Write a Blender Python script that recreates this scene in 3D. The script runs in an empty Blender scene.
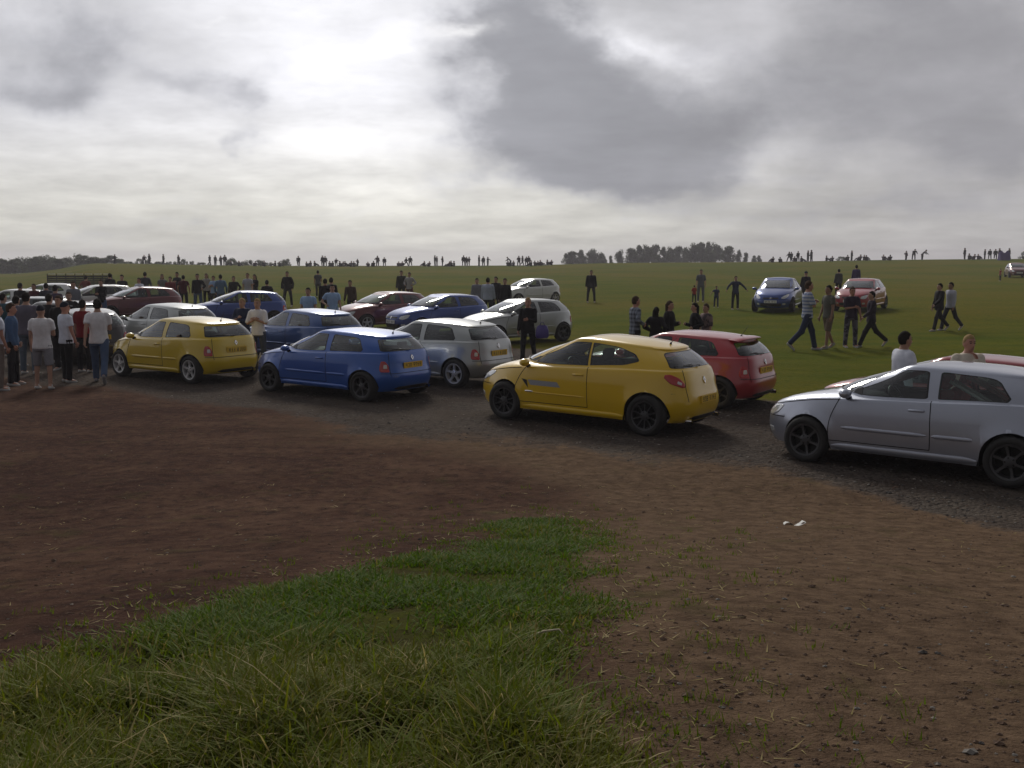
import bpy, bmesh, math, random
from mathutils import Vector, Matrix, noise as mnoise
PI = math.pi
R = math.radians
scene = bpy.context.scene
COL = scene.collection
rnd = random.Random(7)

# ---------------------------------------------------------------- materials
def new_mat(name):
    m = bpy.data.materials.new(name); m.use_nodes = True
    nt = m.node_tree
    b = nt.nodes['Principled BSDF']
    return m, nt, b

def pmat(name, col, rough=0.5, metal=0.0, coat=0.0, spec=0.5, noise_amt=0.0, noise_scale=30.0):
    m, nt, b = new_mat(name)
    b.inputs['Base Color'].default_value = (*col, 1)
    b.inputs['Roughness'].default_value = rough
    b.inputs['Metallic'].default_value = metal
    b.inputs['Coat Weight'].default_value = coat
    b.inputs['Coat Roughness'].default_value = 0.04
    b.inputs['Specular IOR Level'].default_value = spec
    if noise_amt > 0:
        tc = nt.nodes.new('ShaderNodeTexCoord')
        nz = nt.nodes.new('ShaderNodeTexNoise'); nz.inputs['Scale'].default_value = noise_scale; nz.inputs['Detail'].default_value = 4
        mx = nt.nodes.new('ShaderNodeMix'); mx.data_type = 'RGBA'
        nt.links.new(tc.outputs['Object'], nz.inputs['Vector'])
        nt.links.new(nz.outputs['Fac'], mx.inputs['Factor'])
        mx.inputs[6].default_value = (*[max(0, c*(1-noise_amt)) for c in col], 1)
        mx.inputs[7].default_value = (*[min(1, c*(1+noise_amt)) for c in col], 1)
        nt.links.new(mx.outputs[2], b.inputs['Base Color'])
    return m

def paint_mat(name, col, metal=0.0, rough=0.35, dust=0.35):
    """car paint under a clear coat, with road dust low on the flanks"""
    m, nt, b = new_mat(name)
    N, L = nt.nodes, nt.links
    tc = N.new('ShaderNodeTexCoord'); sep = N.new('ShaderNodeSeparateXYZ')
    L.new(tc.outputs['Object'], sep.inputs[0])
    nz = N.new('ShaderNodeTexNoise'); nz.inputs['Scale'].default_value = 6; nz.inputs['Detail'].default_value = 6
    L.new(tc.outputs['Object'], nz.inputs['Vector'])
    add = N.new('ShaderNodeMath'); add.operation = 'MULTIPLY_ADD'; add.inputs[1].default_value = 0.35
    L.new(nz.outputs['Fac'], add.inputs[0]); L.new(sep.outputs['Z'], add.inputs[2])
    mr = N.new('ShaderNodeMapRange'); mr.inputs['From Min'].default_value = 0.30; mr.inputs['From Max'].default_value = 0.85
    mr.inputs['To Min'].default_value = dust; mr.inputs['To Max'].default_value = 0.03
    L.new(add.outputs[0], mr.inputs['Value'])
    mx = N.new('ShaderNodeMix'); mx.data_type = 'RGBA'
    mx.inputs[6].default_value = (*col, 1); mx.inputs[7].default_value = (0.16, 0.12, 0.09, 1)
    L.new(mr.outputs[0], mx.inputs['Factor'])
    L.new(mx.outputs[2], b.inputs['Base Color'])
    b.inputs['Metallic'].default_value = metal
    b.inputs['Roughness'].default_value = rough
    b.inputs['Coat Weight'].default_value = 1.0
    mr2 = N.new('ShaderNodeMapRange'); mr2.inputs['To Min'].default_value = 0.05; mr2.inputs['To Max'].default_value = 0.5
    L.new(mr.outputs[0], mr2.inputs['Value']); L.new(mr2.outputs[0], b.inputs['Coat Roughness'])
    return m

def glass_mat(name, tint=(0.55, 0.62, 0.60), refl=1.0):
    m = bpy.data.materials.new(name); m.use_nodes = True
    nt = m.node_tree; N, L = nt.nodes, nt.links
    N.clear()
    out = N.new('ShaderNodeOutputMaterial'); mix = N.new('ShaderNodeMixShader')
    tr = N.new('ShaderNodeBsdfTransparent'); tr.inputs[0].default_value = (*tint, 1)
    gl = N.new('ShaderNodeBsdfGlossy'); gl.inputs['Roughness'].default_value = 0.02
    gl.inputs['Color'].default_value = (0.95, 0.97, 1, 1)
    fr = N.new('ShaderNodeFresnel'); fr.inputs['IOR'].default_value = 1.62
    mu = N.new('ShaderNodeMath'); mu.operation = 'MULTIPLY'; mu.inputs[1].default_value = refl; mu.use_clamp = True
    L.new(fr.outputs[0], mu.inputs[0]); L.new(mu.outputs[0], mix.inputs[0])
    L.new(tr.outputs[0], mix.inputs[1]); L.new(gl.outputs[0], mix.inputs[2]); L.new(mix.outputs[0], out.inputs[0])
    return m

M = {}
M['paint'] = paint_mat('paint_slot', (0.5, 0.5, 0.5))
M['black'] = pmat('black_plastic', (0.012, 0.012, 0.013), 0.45, noise_amt=0.3)
M['gap'] = pmat('shut_gap', (0.004, 0.004, 0.004), 0.9)
M['glass'] = glass_mat('window_glass', (0.60, 0.70, 0.67), 1.5)
M['tint'] = glass_mat('dark_window_glass', (0.30, 0.32, 0.34), 2.0)
M['interior'] = pmat('interior_cloth', (0.05, 0.048, 0.05), 0.85, noise_amt=0.4)
M['red_seat'] = pmat('red_seat_cloth', (0.5, 0.03, 0.04), 0.8, noise_amt=0.3)
M['dash'] = pmat('dashboard_plastic', (0.03, 0.03, 0.032), 0.6, noise_amt=0.2)
M['tyre'] = pmat('tyre_rubber', (0.018, 0.017, 0.017), 0.8, noise_amt=0.5, noise_scale=12)
M['alloy'] = pmat('alloy_silver', (0.62, 0.62, 0.63), 0.35, 0.45, noise_amt=0.15)
M['alloy_dark'] = pmat('alloy_anthracite', (0.07, 0.07, 0.075), 0.4, 0.6, noise_amt=0.15)
M['chrome'] = pmat('chrome', (0.8, 0.8, 0.8), 0.12, 1.0)
M['red_lens'] = pmat('red_lens', (0.45, 0.01, 0.012), 0.12, coat=1.0)
M['clear_lens'] = pmat('clear_lens', (0.62, 0.64, 0.66), 0.1, 0.35, coat=1.0)
M['amber_lens'] = pmat('amber_lens', (0.6, 0.22, 0.02), 0.15, coat=1.0)
M['white_lens'] = pmat('white_lens', (0.7, 0.66, 0.64), 0.15, coat=1.0)
M['plate_yellow'] = pmat('plate_yellow', (0.72, 0.46, 0.03), 0.4, noise_amt=0.08)
M['plate_white'] = pmat('plate_white', (0.78, 0.78, 0.74), 0.4, noise_amt=0.08)
M['ink'] = pmat('plate_ink', (0.01, 0.01, 0.01), 0.5)
M['decal'] = pmat('silver_decal', (0.30, 0.31, 0.34), 0.4, noise_amt=0.1)
M['paper'] = pmat('paper_white', (0.75, 0.75, 0.72), 0.7, noise_amt=0.05)

# ---------------------------------------------------------------- mesh collector
class MB:
    def __init__(self): self.v = []; self.f = []; self.m = []; self.mats = []
    def mi(self, mat):
        if mat not in self.mats: self.mats.append(mat)
        return self.mats.index(mat)
    def add(self, verts, faces, mat):
        o = len(self.v); k = self.mi(mat)
        self.v.extend([tuple(p) for p in verts])
        for f in faces: self.f.append(tuple(i + o for i in f)); self.m.append(k)
        return self
    def grid(self, rows, mat, closed=False):
        n = len(rows[0]); V = [p for r in rows for p in r]; F = []
        for j in range(len(rows) - 1):
            for i in range(n if closed else n - 1):
                a = j*n + i; b = j*n + (i+1) % n
                F.append((a, b, b + n, a + n))
        return self.add(V, F, mat)
    def box(self, c, s, mat, bev=0.0, rot=None):
        bm = bmesh.new(); bmesh.ops.create_cube(bm, size=1)
        for v in bm.verts: v.co = Vector((v.co.x*s[0], v.co.y*s[1], v.co.z*s[2]))
        if bev > 0: bmesh.ops.bevel(bm, geom=bm.edges[:], offset=bev, segments=3, affect='EDGES', profile=0.6)
        if rot is not None: bmesh.ops.transform(bm, matrix=rot.to_4x4(), verts=bm.verts)
        bmesh.ops.translate(bm, vec=Vector(c), verts=bm.verts)
        bm.verts.index_update()
        self.add([v.co[:] for v in bm.verts], [[v.index for v in f.verts] for f in bm.faces], mat); bm.free()
        return self
    def tube(self, pts, rads, mat, n=8, cap=True):
        pts = [Vector(p) for p in pts]
        if not hasattr(rads, '__len__'): rads = [rads]*len(pts)
        rows = []
        up = Vector((0, 0, 1))
        for i, p in enumerate(pts):
            t = (pts[min(i+1, len(pts)-1)] - pts[max(i-1, 0)]).normalized()
            a = t.cross(up)
            if a.length < 1e-3: a = t.cross(Vector((1, 0, 0)))
            a.normalize(); b = t.cross(a)
            rows.append([p + (a*math.cos(2*PI*k/n) + b*math.sin(2*PI*k/n))*rads[i] for k in range(n)])
        o = len(self.v)
        self.grid(rows, mat, closed=True)
        if cap:
            k = self.mi(mat); e = o + (len(rows)-1)*n
            self.f.append(tuple(range(o + n - 1, o - 1, -1))); self.m.append(k)
            self.f.append(tuple(range(e, e + n))); self.m.append(k)
        return self
    def lathe_y(self, prof, c, mat, n=28):
        """profile of (radius, y) turned about the y axis through c"""
        rows = [[(c[0] + r*math.cos(2*PI*k/n), c[1] + y, c[2] + r*math.sin(2*PI*k/n)) for k in range(n)] for r, y in prof]
        return self.grid(rows, mat, closed=True)
    def build(self, name, parent=None, smooth=True, angle=None):
        me = bpy.data.meshes.new(name)
        me.from_pydata(self.v, [], self.f)
        for m in self.mats: me.materials.append(m)
        me.polygons.foreach_set('material_index', self.m)
        if smooth:
            me.polygons.foreach_set('use_smooth', [True]*len(self.f))
        me.update()
        if smooth and angle: me.set_sharp_from_angle(angle=R(angle))
        o = bpy.data.objects.new(name, me); COL.objects.link(o)
        if parent: o.parent = parent
        return o

def tag(o, label=None, cat=None, group=None, kind=None):
    if label: o['label'] = label
    if cat: o['category'] = cat
    if group: o['group'] = group
    if kind: o['kind'] = kind
    return o

def empty(name, loc=(0, 0, 0), rz=0.0):
    o = bpy.data.objects.new(name, None); COL.objects.link(o)
    o.location = loc; o.rotation_euler = (0, 0, rz); o.empty_display_size = 0.3
    return o

def copy_tree(o, parent=None):
    c = o.copy(); COL.objects.link(c)
    if parent: c.parent = parent
    for ch in list(o.children): copy_tree(ch, c)
    return c

def interp(tab, x):
    """monotone cubic through a table of (x, y) sorted by x"""
    if x <= tab[0][0]: return tab[0][1]
    if x >= tab[-1][0]: return tab[-1][1]
    n = len(tab)
    for i in range(n - 1):
        if x <= tab[i+1][0]: break
    x0, y0 = tab[i]; x1, y1 = tab[i+1]; h = x1 - x0
    d = (y1 - y0)/h
    def slope(k):
        if k <= 0 or k >= n - 1: return None
        da = (tab[k][1]-tab[k-1][1])/(tab[k][0]-tab[k-1][0]); db = (tab[k+1][1]-tab[k][1])/(tab[k+1][0]-tab[k][0])
        return 0 if da*db <= 0 else 2*da*db/(da+db)
    m0 = slope(i); m1 = slope(i+1)
    if m0 is None: m0 = d
    if m1 is None: m1 = d
    t = (x - x0)/h
    return (2*t**3-3*t*t+1)*y0 + (t**3-2*t*t+t)*h*m0 + (-2*t**3+3*t*t)*y1 + (t**3-t*t)*h*m1

def lerp(a, b, t): return a + (b - a)*t
def sstep(a, b, x):
    t = min(1, max(0, (x - a)/(b - a))); return t*t*(3 - 2*t)
# ---------------------------------------------------------------- hatchback cars
OLD = dict(xm=-0.10, nf=3.6, nr=4.6,
  xf=[(.16,1.86),(.28,1.955),(.42,1.995),(.56,1.985),(.66,1.93),(.74,1.86),(.9,1.70)],
  xr=[(.16,-1.70),(.28,-1.79),(.45,-1.84),(.56,-1.83),(.64,-1.79),(.80,-1.775),(.95,-1.735)],
  hw=[(.16,.755),(.22,.79),(.32,.805),(.52,.825),(.70,.822),(.85,.806),(.95,.785)],
  zb=[(-1,.93),(-.7,.935),(-.2,.905),(.2,.885),(.45,.865),(.66,.825),(.85,.755),(1,.675)],
  zs=.21, wb=(1.236,-1.236), R=.335, wr=.298, wy=.735,
  zg=[(-1,.955),(-.5,.945),(0,.915),(.5,.905),(.8,.935),(1,.955)], xg=(1.02,-1.725,.762), 
  zt=[(-1,1.215),(-.5,1.268),(0,1.288),(.6,1.282),(1,1.266)], xt=(.20,-1.47,.585),
  xA=.80, xA2=.76, xB1=-.29, xB2=-.37, xC=-1.25, xD=-1.30, door=(.80,-.33), rwin=.86,
  front_win=[(.0,.0,.02),(1,0,.10),(.98,1,.16),(.34,1,.25)],
  quarter_win=[(.03,0,.06),(.90,.0,.18),(.96,.16,.14),(.90,.93,.25),(.06,1,.10)],
  rear_win=[(.06,.05,.12),(.94,.05,.12),(.93,.97,.15),(.07,.97,.15)],
  head=[(.36,.575),(.62,.545),(.82,.60),(.87,.715),(.70,.71),(.42,.665)],
  tail=[(.60,.59),(.97,.59),(.96,.70),(.90,.80),(.74,.80),(.60,.71)], tail_white=[(.66,.66),(.82,.655),(.80,.735),(.68,.735)],
  tg=.55, plate_z=.70, badge_z=.845, bumper_z=.575, spoiler=False)
NEW = dict(OLD); NEW.update(xm=-0.08, nf=3.3, nr=4.2,
  xf=[(.16,1.98),(.28,2.07),(.42,2.10),(.55,2.085),(.66,2.02),(.76,1.92),(.9,1.72)],
  xr=[(.16,-1.78),(.28,-1.87),(.42,-1.92),(.56,-1.915),(.66,-1.87),(.82,-1.84),(1.0,-1.77)],
  hw=[(.16,.785),(.22,.82),(.32,.838),(.52,.87),(.72,.868),(.88,.85),(1.0,.815)],
  zb=[(-1,.965),(-.7,.975),(-.2,.95),(.2,.925),(.45,.90),(.66,.86),(.85,.79),(1,.70)],
  wb=(1.29,-1.29), R=.355, wr=.312, wy=.775,
  zg=[(-1,.99),(-.5,.985),(0,.96),(.5,.945),(.8,.965),(1,.985)], xg=(1.18,-1.76,.795),
  zt=[(-1,1.25),(-.5,1.32),(0,1.355),(.6,1.345),(1,1.322)], xt=(.25,-1.43,.60),
  xA=.96, xA2=.94, xB1=-.27, xB2=-.29, xC=-1.22, xD=-1.28, door=(.88,-.28), rwin=.82,
  front_win=[(.0,.0,.02),(1,0,.02),(1,1,.02),(.36,1,.32)],
  quarter_win=[(.0,0.02,.01),(.66,.10,.30),(.97,.34,.25),(.93,.70,.25),(.62,.95,.4),(.0,1,.01)],
  rear_win=[(.05,.04,.10),(.95,.04,.10),(.90,.97,.30),(.10,.97,.30)],
  head=[(.34,.60),(.60,.585),(.86,.66),(.98,.765),(.80,.775),(.50,.70)],
  tail=[(1.16,.92),(.92,.935),(.66,.875),(.46,.755),(.60,.735),(.98,.80)], tail_white=[(.64,.775),(.78,.80),(.74,.84),(.62,.81)],
  tg=.50, plate_z=.545, badge_z=.82, bumper_z=.66, spoiler=False)

def rounded_poly(pts, n=6):
    """corner-rounded closed polygon; pts are (p, q, radius as a share of the shorter side next to it)"""
    out = []; k = len(pts)
    for i in range(k):
        a, b, c = pts[i-1], pts[i], pts[(i+1) % k]
        B = Vector((b[0], b[1])); A = Vector((a[0], a[1])); C = Vector((c[0], c[1]))
        r = b[2]
        d = r*min((A-B).length, (C-B).length)*0.98
        p0 = B + (A-B).normalized()*d; p2 = B + (C-B).normalized()*d
        for j in range(n + 1):
            t = j/n
            out.append(p0*(1-t)**2 + B*2*t*(1-t) + p2*t*t)
    return out

def ray_poly(c, ang, poly):
    d = Vector((math.cos(ang), math.sin(ang))); best = None
    for i in range(len(poly)):
        a = poly[i-1] - c; b = poly[i] - c; e = b - a
        den = d.x*e.y - d.y*e.x
        if abs(den) < 1e-12: continue
        t = (a.x*e.y - a.y*e.x)/den; s = (a.x*d.y - a.y*d.x)/den
        if t > 0 and -1e-6 <= s <= 1 + 1e-6 and (best is None or t < best): best = t
    return best or 0.0

class Shell:
    def __init__(s, S): s.S = S
    def ring(s, phi, xf, xr, b):
        S = s.S; c, q = math.cos(phi), max(0, math.sin(phi))
        if c >= 0: return S['xm'] + (xf - S['xm'])*c**(2/S['nf']), b*q**(2/S['nf']), c**(2/S['nf'])
        return S['xm'] - (S['xm'] - xr)*(-c)**(2/S['nr']), b*q**(2/S['nr']), -(-c)**(2/S['nr'])
    def low(s, phi, z):
        S = s.S
        x, y, r = s.ring(phi, interp(S['xf'], z), interp(S['xr'], z), interp(S['hw'], z))
        for xc in S['wb']:
            d = math.hypot(x - xc, z - S['wr'])
            y += .024*(1 - sstep(S['R'] + .0, S['R'] + .11, d))*sstep(.55, .75, y)
        return Vector((x, y, z))
    def zb(s, phi):
        S = s.S; _, _, r = s.ring(phi, 1, -1, 1)
        return interp(S['zb'], r)
    def phi_x(s, x, xf, xr):
        S = s.S; xm = S['xm']
        if x >= xm: return math.acos(min(1, ((x-xm)/(xf-xm)))**(S['nf']/2))
        return PI - math.acos(min(1, ((xm-x)/(xm-xr)))**(S['nr']/2))
    def phi_low(s, x, z): return s.phi_x(x, interp(s.S['xf'], z), interp(s.S['xr'], z))
    def phi_up(s, x): return s.phi_x(x, s.S['xg'][0], s.S['xg'][1])
    def up(s, phi, v):
        S = s.S; g, t = S['xg'], S['xt']
        x0, y0, r = s.ring(phi, g[0], g[1], g[2]); x1, y1, r1 = s.ring(phi, t[0], t[1], t[2])
        z0 = interp(S['zg'], r); z1 = interp(S['zt'], r1)
        bul = math.sin(PI*min(max(v, 0), 1))
        k = math.cos(phi)
        x = lerp(x0, x1, v) + bul*(.045*max(0, k)**2 - .035*max(0, -k)**2)
        y = lerp(y0, y1, v); y += bul*.02*(y/ max(y0, .01)) if y0 > .3 else 0
        return Vector((x, y, lerp(z0, z1, v) + bul*(.02*max(0, k)**2)))
    def low2up(s, pl):
        S = s.S
        plA, puA = s.plA, s.puA
        if pl < plA: return puA*pl/plA
        if pl > s.plD: return lerp(s.puD, PI, (pl - s.plD)/(PI - s.plD))
        p = s.low(pl, s.zb(pl)); return s.phi_up(p.x)
    def up2low(s, pu):
        a, b = 0.0, PI
        for _ in range(50):
            m = (a+b)/2
            if s.low2up(m) < pu: a = m
            else: b = m
        return (a+b)/2
    def setup(s):
        S = s.S
        s.plA = s.phi_low(S['xA'], s.zbx(S['xA'])); s.puA = s.phi_up(S['xA'])
        s.plD = s.phi_low(S['xD'], s.zbx(S['xD'])); s.puD = s.phi_up(S['xD'])
        zc, Rr = S['wr'], S['R']
        xcf, xcr = S['wb']
        s.paf = s.phi_low(xcf + Rr, zc); s.par = s.phi_low(xcr - Rr, zc)
        st = []     # (phi, z_low)
        zs = S['zs']
        for k in range(10): st.append((s.paf*k/10, zs + .0))
        def arch(xc, extra=()):
            out = []
            ths = [PI*k/14 for k in range(15)]
            for x in extra:
                if abs(x - xc) < Rr*.99: ths.append(math.acos((x-xc)/Rr))
            ths = sorted(ths)
            ths = [t for i, t in enumerate(ths) if i == 0 or t - ths[i-1] > 1e-6]
            out.append((s.phi_low(xc + Rr, zc), zs))
            for t in ths:
                x, z = xc + Rr*math.cos(t), zc + Rr*math.sin(t)
                out.append((s.phi_low(x, z), z))
            out.append((s.phi_low(xc - Rr, zc), zs))
            return out
        st += arch(xcf)
        fx = [S['door'][0], S['xA'], S['xA2'], S['xB1'], S['xB2'], S['door'][1], S['xC'], S['xD']]
        xs = [xcf - Rr - (xcf - xcr - 2*Rr)*k/10 for k in range(1, 10)]
        mid = [x for x in xs if min(abs(x - q) for q in fx) > .03] + [q for q in fx if xcr + Rr + .002 < q < xcf - Rr - .002]
        for x in sorted(set(mid), reverse=True): st.append((s.phi_low(x, s.zbx(x)), zs))
        st += arch(xcr, [q for q in (S['xC'], S['xD'])])
        for k in range(1, 13): st.append((lerp(s.par, PI, k/12), zs))
        # feature stations: windscreen edge, rear window edge
        for pu in (s.pu_ws(), s.pu_rw()):
            pl = s.up2low(pu)
            i = min(range(len(st)), key=lambda k: abs(st[k][0] - pl))
            j = i if st[i][0] <= pl else i - 1
            a, b = st[j], st[j+1]
            if abs(st[i][0]-pl) < 0.012 and 0 < i < len(st)-1: st[i] = (pl, st[i][1])
            else: st.insert(j+1, (pl, lerp(a[1], b[1], (pl-a[0])/max(1e-9, b[0]-a[0]))))
        s.st = st
    def zbx(s, x):
        S = s.S; xm = S['xm']
        return interp(S['zb'], (x - xm)/((1.9 - xm) if x > xm else (xm + 1.76)))
    def pu_ws(s):   # windscreen edge: y share .87 at the base
        return math.asin(.90**(s.S['nf']/2))
    def pu_rw(s):
        return PI - math.asin(s.S['rwin']**(s.S['nr']/2))
    def ist(s, pl): return min(range(len(s.st)), key=lambda k: abs(s.st[k][0] - pl))

def mir(p): return Vector((p[0], -p[1], p[2]))

def nrm(f, p, q, e=1e-3):
    a = f(p+e, q) - f(p-e, q); b = f(p, q+e) - f(p, q-e)
    n = a.cross(b)
    return n.normalized() if n.length > 1e-12 else Vector((0, 0, 1))

def patch_poly(mb, f, poly, mat, off=.004, rings=(1, .75, .45, .15), outward=None, n=40, rim=None):
    """a star-shaped patch that follows the surface f(p, q), off metres proud of it, with a skirt down to it"""
    c = Vector((sum(p.x for p in poly)/len(poly), sum(p.y for p in poly)/len(poly)))
    pts = [(c + Vector((math.cos(a), math.sin(a)))*ray_poly(c, a, poly)) for a in [2*PI*k/n for k in range(n)]]
    rows = []
    def ev(P, o):
        nn = nrm(f, P.x, P.y)
        if outward is not None and nn.dot(outward(f(P.x, P.y))) < 0: nn = -nn
        return f(P.x, P.y) + nn*o
    rows.append([ev(P, -.004) for P in pts]); rows.append([ev(P, off*.7) for P in pts])
    rows += [[ev(c + (P-c)*min(k, .97), off) for P in pts] for k in rings]
    mb.grid(rows, mat, closed=True)
    o = len(mb.v); mb.add([ev(c + (P-c)*rings[-1], off) for P in pts], [tuple(range(n))], mat)

def window_patch(body, glass, f, poly, gmat, paint, outward, n=72, seal=.06):
    """fills the unit cell of f: painted rim outside the rounded outline, a black seal, then glass"""
    c = Vector((.5, .5)); rect = [Vector((0, 0)), Vector((1, 0)), Vector((1, 1)), Vector((0, 1))]
    angs = sorted([2*PI*k/n + .01 for k in range(n)] + [math.atan2(p.y-.5, p.x-.5) % (2*PI) for p in rect] + [math.atan2(p.y-.5, p.x-.5) % (2*PI) for p in poly[::3]])
    keep = [math.atan2(p.y-.5, p.x-.5) % (2*PI) for p in rect]
    angs = sorted(keep + [a for a in angs if min(abs(a - k) for k in keep) > 2e-3])
    angs = [a for i, a in enumerate(angs) if i == 0 or a - angs[i-1] > 1e-6 or a in keep]
    D = [Vector((math.cos(a), math.sin(a))) for a in angs]
    rr = [.5/max(abs(math.cos(a)), abs(math.sin(a))) for a in angs]; rq = [min(ray_poly(c, a, poly), r*.985) for a, r in zip(angs, rr)]
    def ev(P, o=0):
        p = f(P.x, P.y)
        if o:
            nn = nrm(f, P.x, P.y)
            if nn.dot(outward(p)) < 0: nn = -nn
            p = p + nn*o
        return p
    body.grid([[ev(c + d*lerp(r, q, t)) for d, r, q in zip(D, rr, rq)] for t in (0, .5, 1)], paint, closed=True)
    glass.grid([[ev(c + d*q, 0) for d, q in zip(D, rq)], [ev(c + d*q*(1 - seal*.3), .003) for d, q in zip(D, rq)], [ev(c + d*q*(1-seal), .0) for d, q in zip(D, rq)]], M['black'], closed=True)
    glass.grid([[ev(c + d*q*(1-seal)*k, -.002) for d, q in zip(D, rq)] for k in (1, .8, .6, .4, .2, .02)], gmat, closed=True)
    glass.add([ev(c + d*q*(1-seal)*.02, -.002) for d, q in zip(D, rq)], [tuple(range(len(D)))], gmat)

def ribbon(mb, pts, nrms, w, mat):
    rows = [[], []]
    for i, p in enumerate(pts):
        t = (pts[min(i+1, len(pts)-1)] - pts[max(i-1, 0)])
        s = t.cross(nrms[i])
        s = s.normalized()*w/2 if s.length > 1e-9 else Vector((0, 0, w/2))
        rows[0].append(p - s + nrms[i]*.0025); rows[1].append(p + s + nrms[i]*.0025)
    mb.grid(rows, mat)

def glyphs(mb, place, w, h, n=7, seed=1):
    """worn block characters of a number plate, too small to read"""
    r = random.Random(seed)
    cw = w/(n + .6)
    for k in range(n):
        x0 = -w/2 + (k + (.6 if k >= 4 else 0))*cw + cw*.15; x1 = x0 + cw*.68
        bars = [(x0, -h/2, x0 + cw*.17, h/2)]
        if r.random() < .7: bars.append((x1 - cw*.17, -h/2 if r.random() < .6 else 0, x1, h/2))
        for zz in (-h/2, -h*.07, h/2 - h*.14):
            if r.random() < .65: bars.append((x0 + cw*.17, zz, x1 - cw*.17, zz + h*.14))
        for a, b, c, d in bars: mb.add([place(a, b), place(c, b), place(c, d), place(a, d)], [(0, 1, 2, 3)], M['ink'])

def make_wheel(root, S, x, side, style, first):
    rim_mat = M['alloy'] if style == 'silver' else M['alloy_dark']
    r = S['wr']; w = .20
    if style in first:
        src = first[style]; o = src.copy(); COL.objects.link(o); o.parent = root
        for ch in src.children:
            c = ch.copy(); COL.objects.link(c); c.parent = o
    else:
        mb = MB(); rr = r*.70
        mb.lathe_y([(rr-.02, -w/2), (rr, -w/2), (r*.86, -w/2-.006), (r*.97, -w/2+.02), (r, -w/2+.05), (r, w/2-.05), (r*.97, w/2-.02), (r*.86, w/2+.006), (rr+.012, w/2), (rr, w/2-.012), (rr-.02, w/2-.02)], (0, 0, 0), M['tyre'], 36)
        o = mb.build('wheel', root)
        mb = MB(); y = w/2 - .012
        mb.lathe_y([(rr+.006, y-.004), (rr, y+.006), (rr-.022, y+.002), (rr-.03, y-.03), (rr-.035, -w/2+.02)], (0, 0, 0), rim_mat, 36)
        mb.lathe_y([(rr-.035, y-.075), (rr*.3, y-.09), (0.001, y-.09)], (0, 0, 0), M['gap'], 24)      # dark behind the spokes
        mb.lathe_y([(.075, y-.05), (.07, y-.014), (.045, y-.006), (.03, y-.004), (.001, y-.003)], (0, 0, 0), rim_mat, 20)
        ns = {'silver': 5, 'five': 5, 'multi': 10}.get(style, 6)
        sw = {'silver': .055, 'five': .05, 'multi': .022}.get(style, .04)
        for k in range(ns):
            a = 2*PI*k/ns + .3
            ca, sa = math.cos(a), math.sin(a)
            rows = []
            for rad, ww, yy in ((.045, sw*.75, y-.012), (rr*.5, sw*.55, y-.016), (rr*.8, sw*.6, y-.008), (rr-.012, sw*.95, y-.004)):
                row = []
                for e, dy in ((-1, -.03), (-.8, 0), (.8, 0), (1, -.03)):
                    row.append((ca*rad - sa*ww*e*.8, yy + dy, sa*rad + ca*ww*e*.8))
                rows.append(row)
            mb.grid(rows, rim_mat)
        for k in range(5 if style != 'multi' else 4):
            a = 2*PI*k/5
            mb.lathe_y([(.011, y-.012), (.009, y-.002), (.001, y-.002)], (math.cos(a)*.05, 0, math.sin(a)*.05), M['gap'], 8)
        mb.build('rim', o, angle=40)
        first[style] = o
    o.location = (x, side*S['wy'], r); o.rotation_euler = (0, 0, 0 if side > 0 else PI)
    return o

def seat(mb, x, y, w, mat, head=True, zb=.30):
    mb.box((x, y, zb + .10), (.50, w, .17), mat, .05)
    rot = Matrix.Rotation(R(-16), 3, 'Y')
    mb.box((x - .30, y, zb + .42), (.15, w*.94, .62), mat, .06, rot)
    if head: mb.box((x - .42, y, zb + .84), (.10, w*.52, .19), mat, .045, rot)

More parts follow.
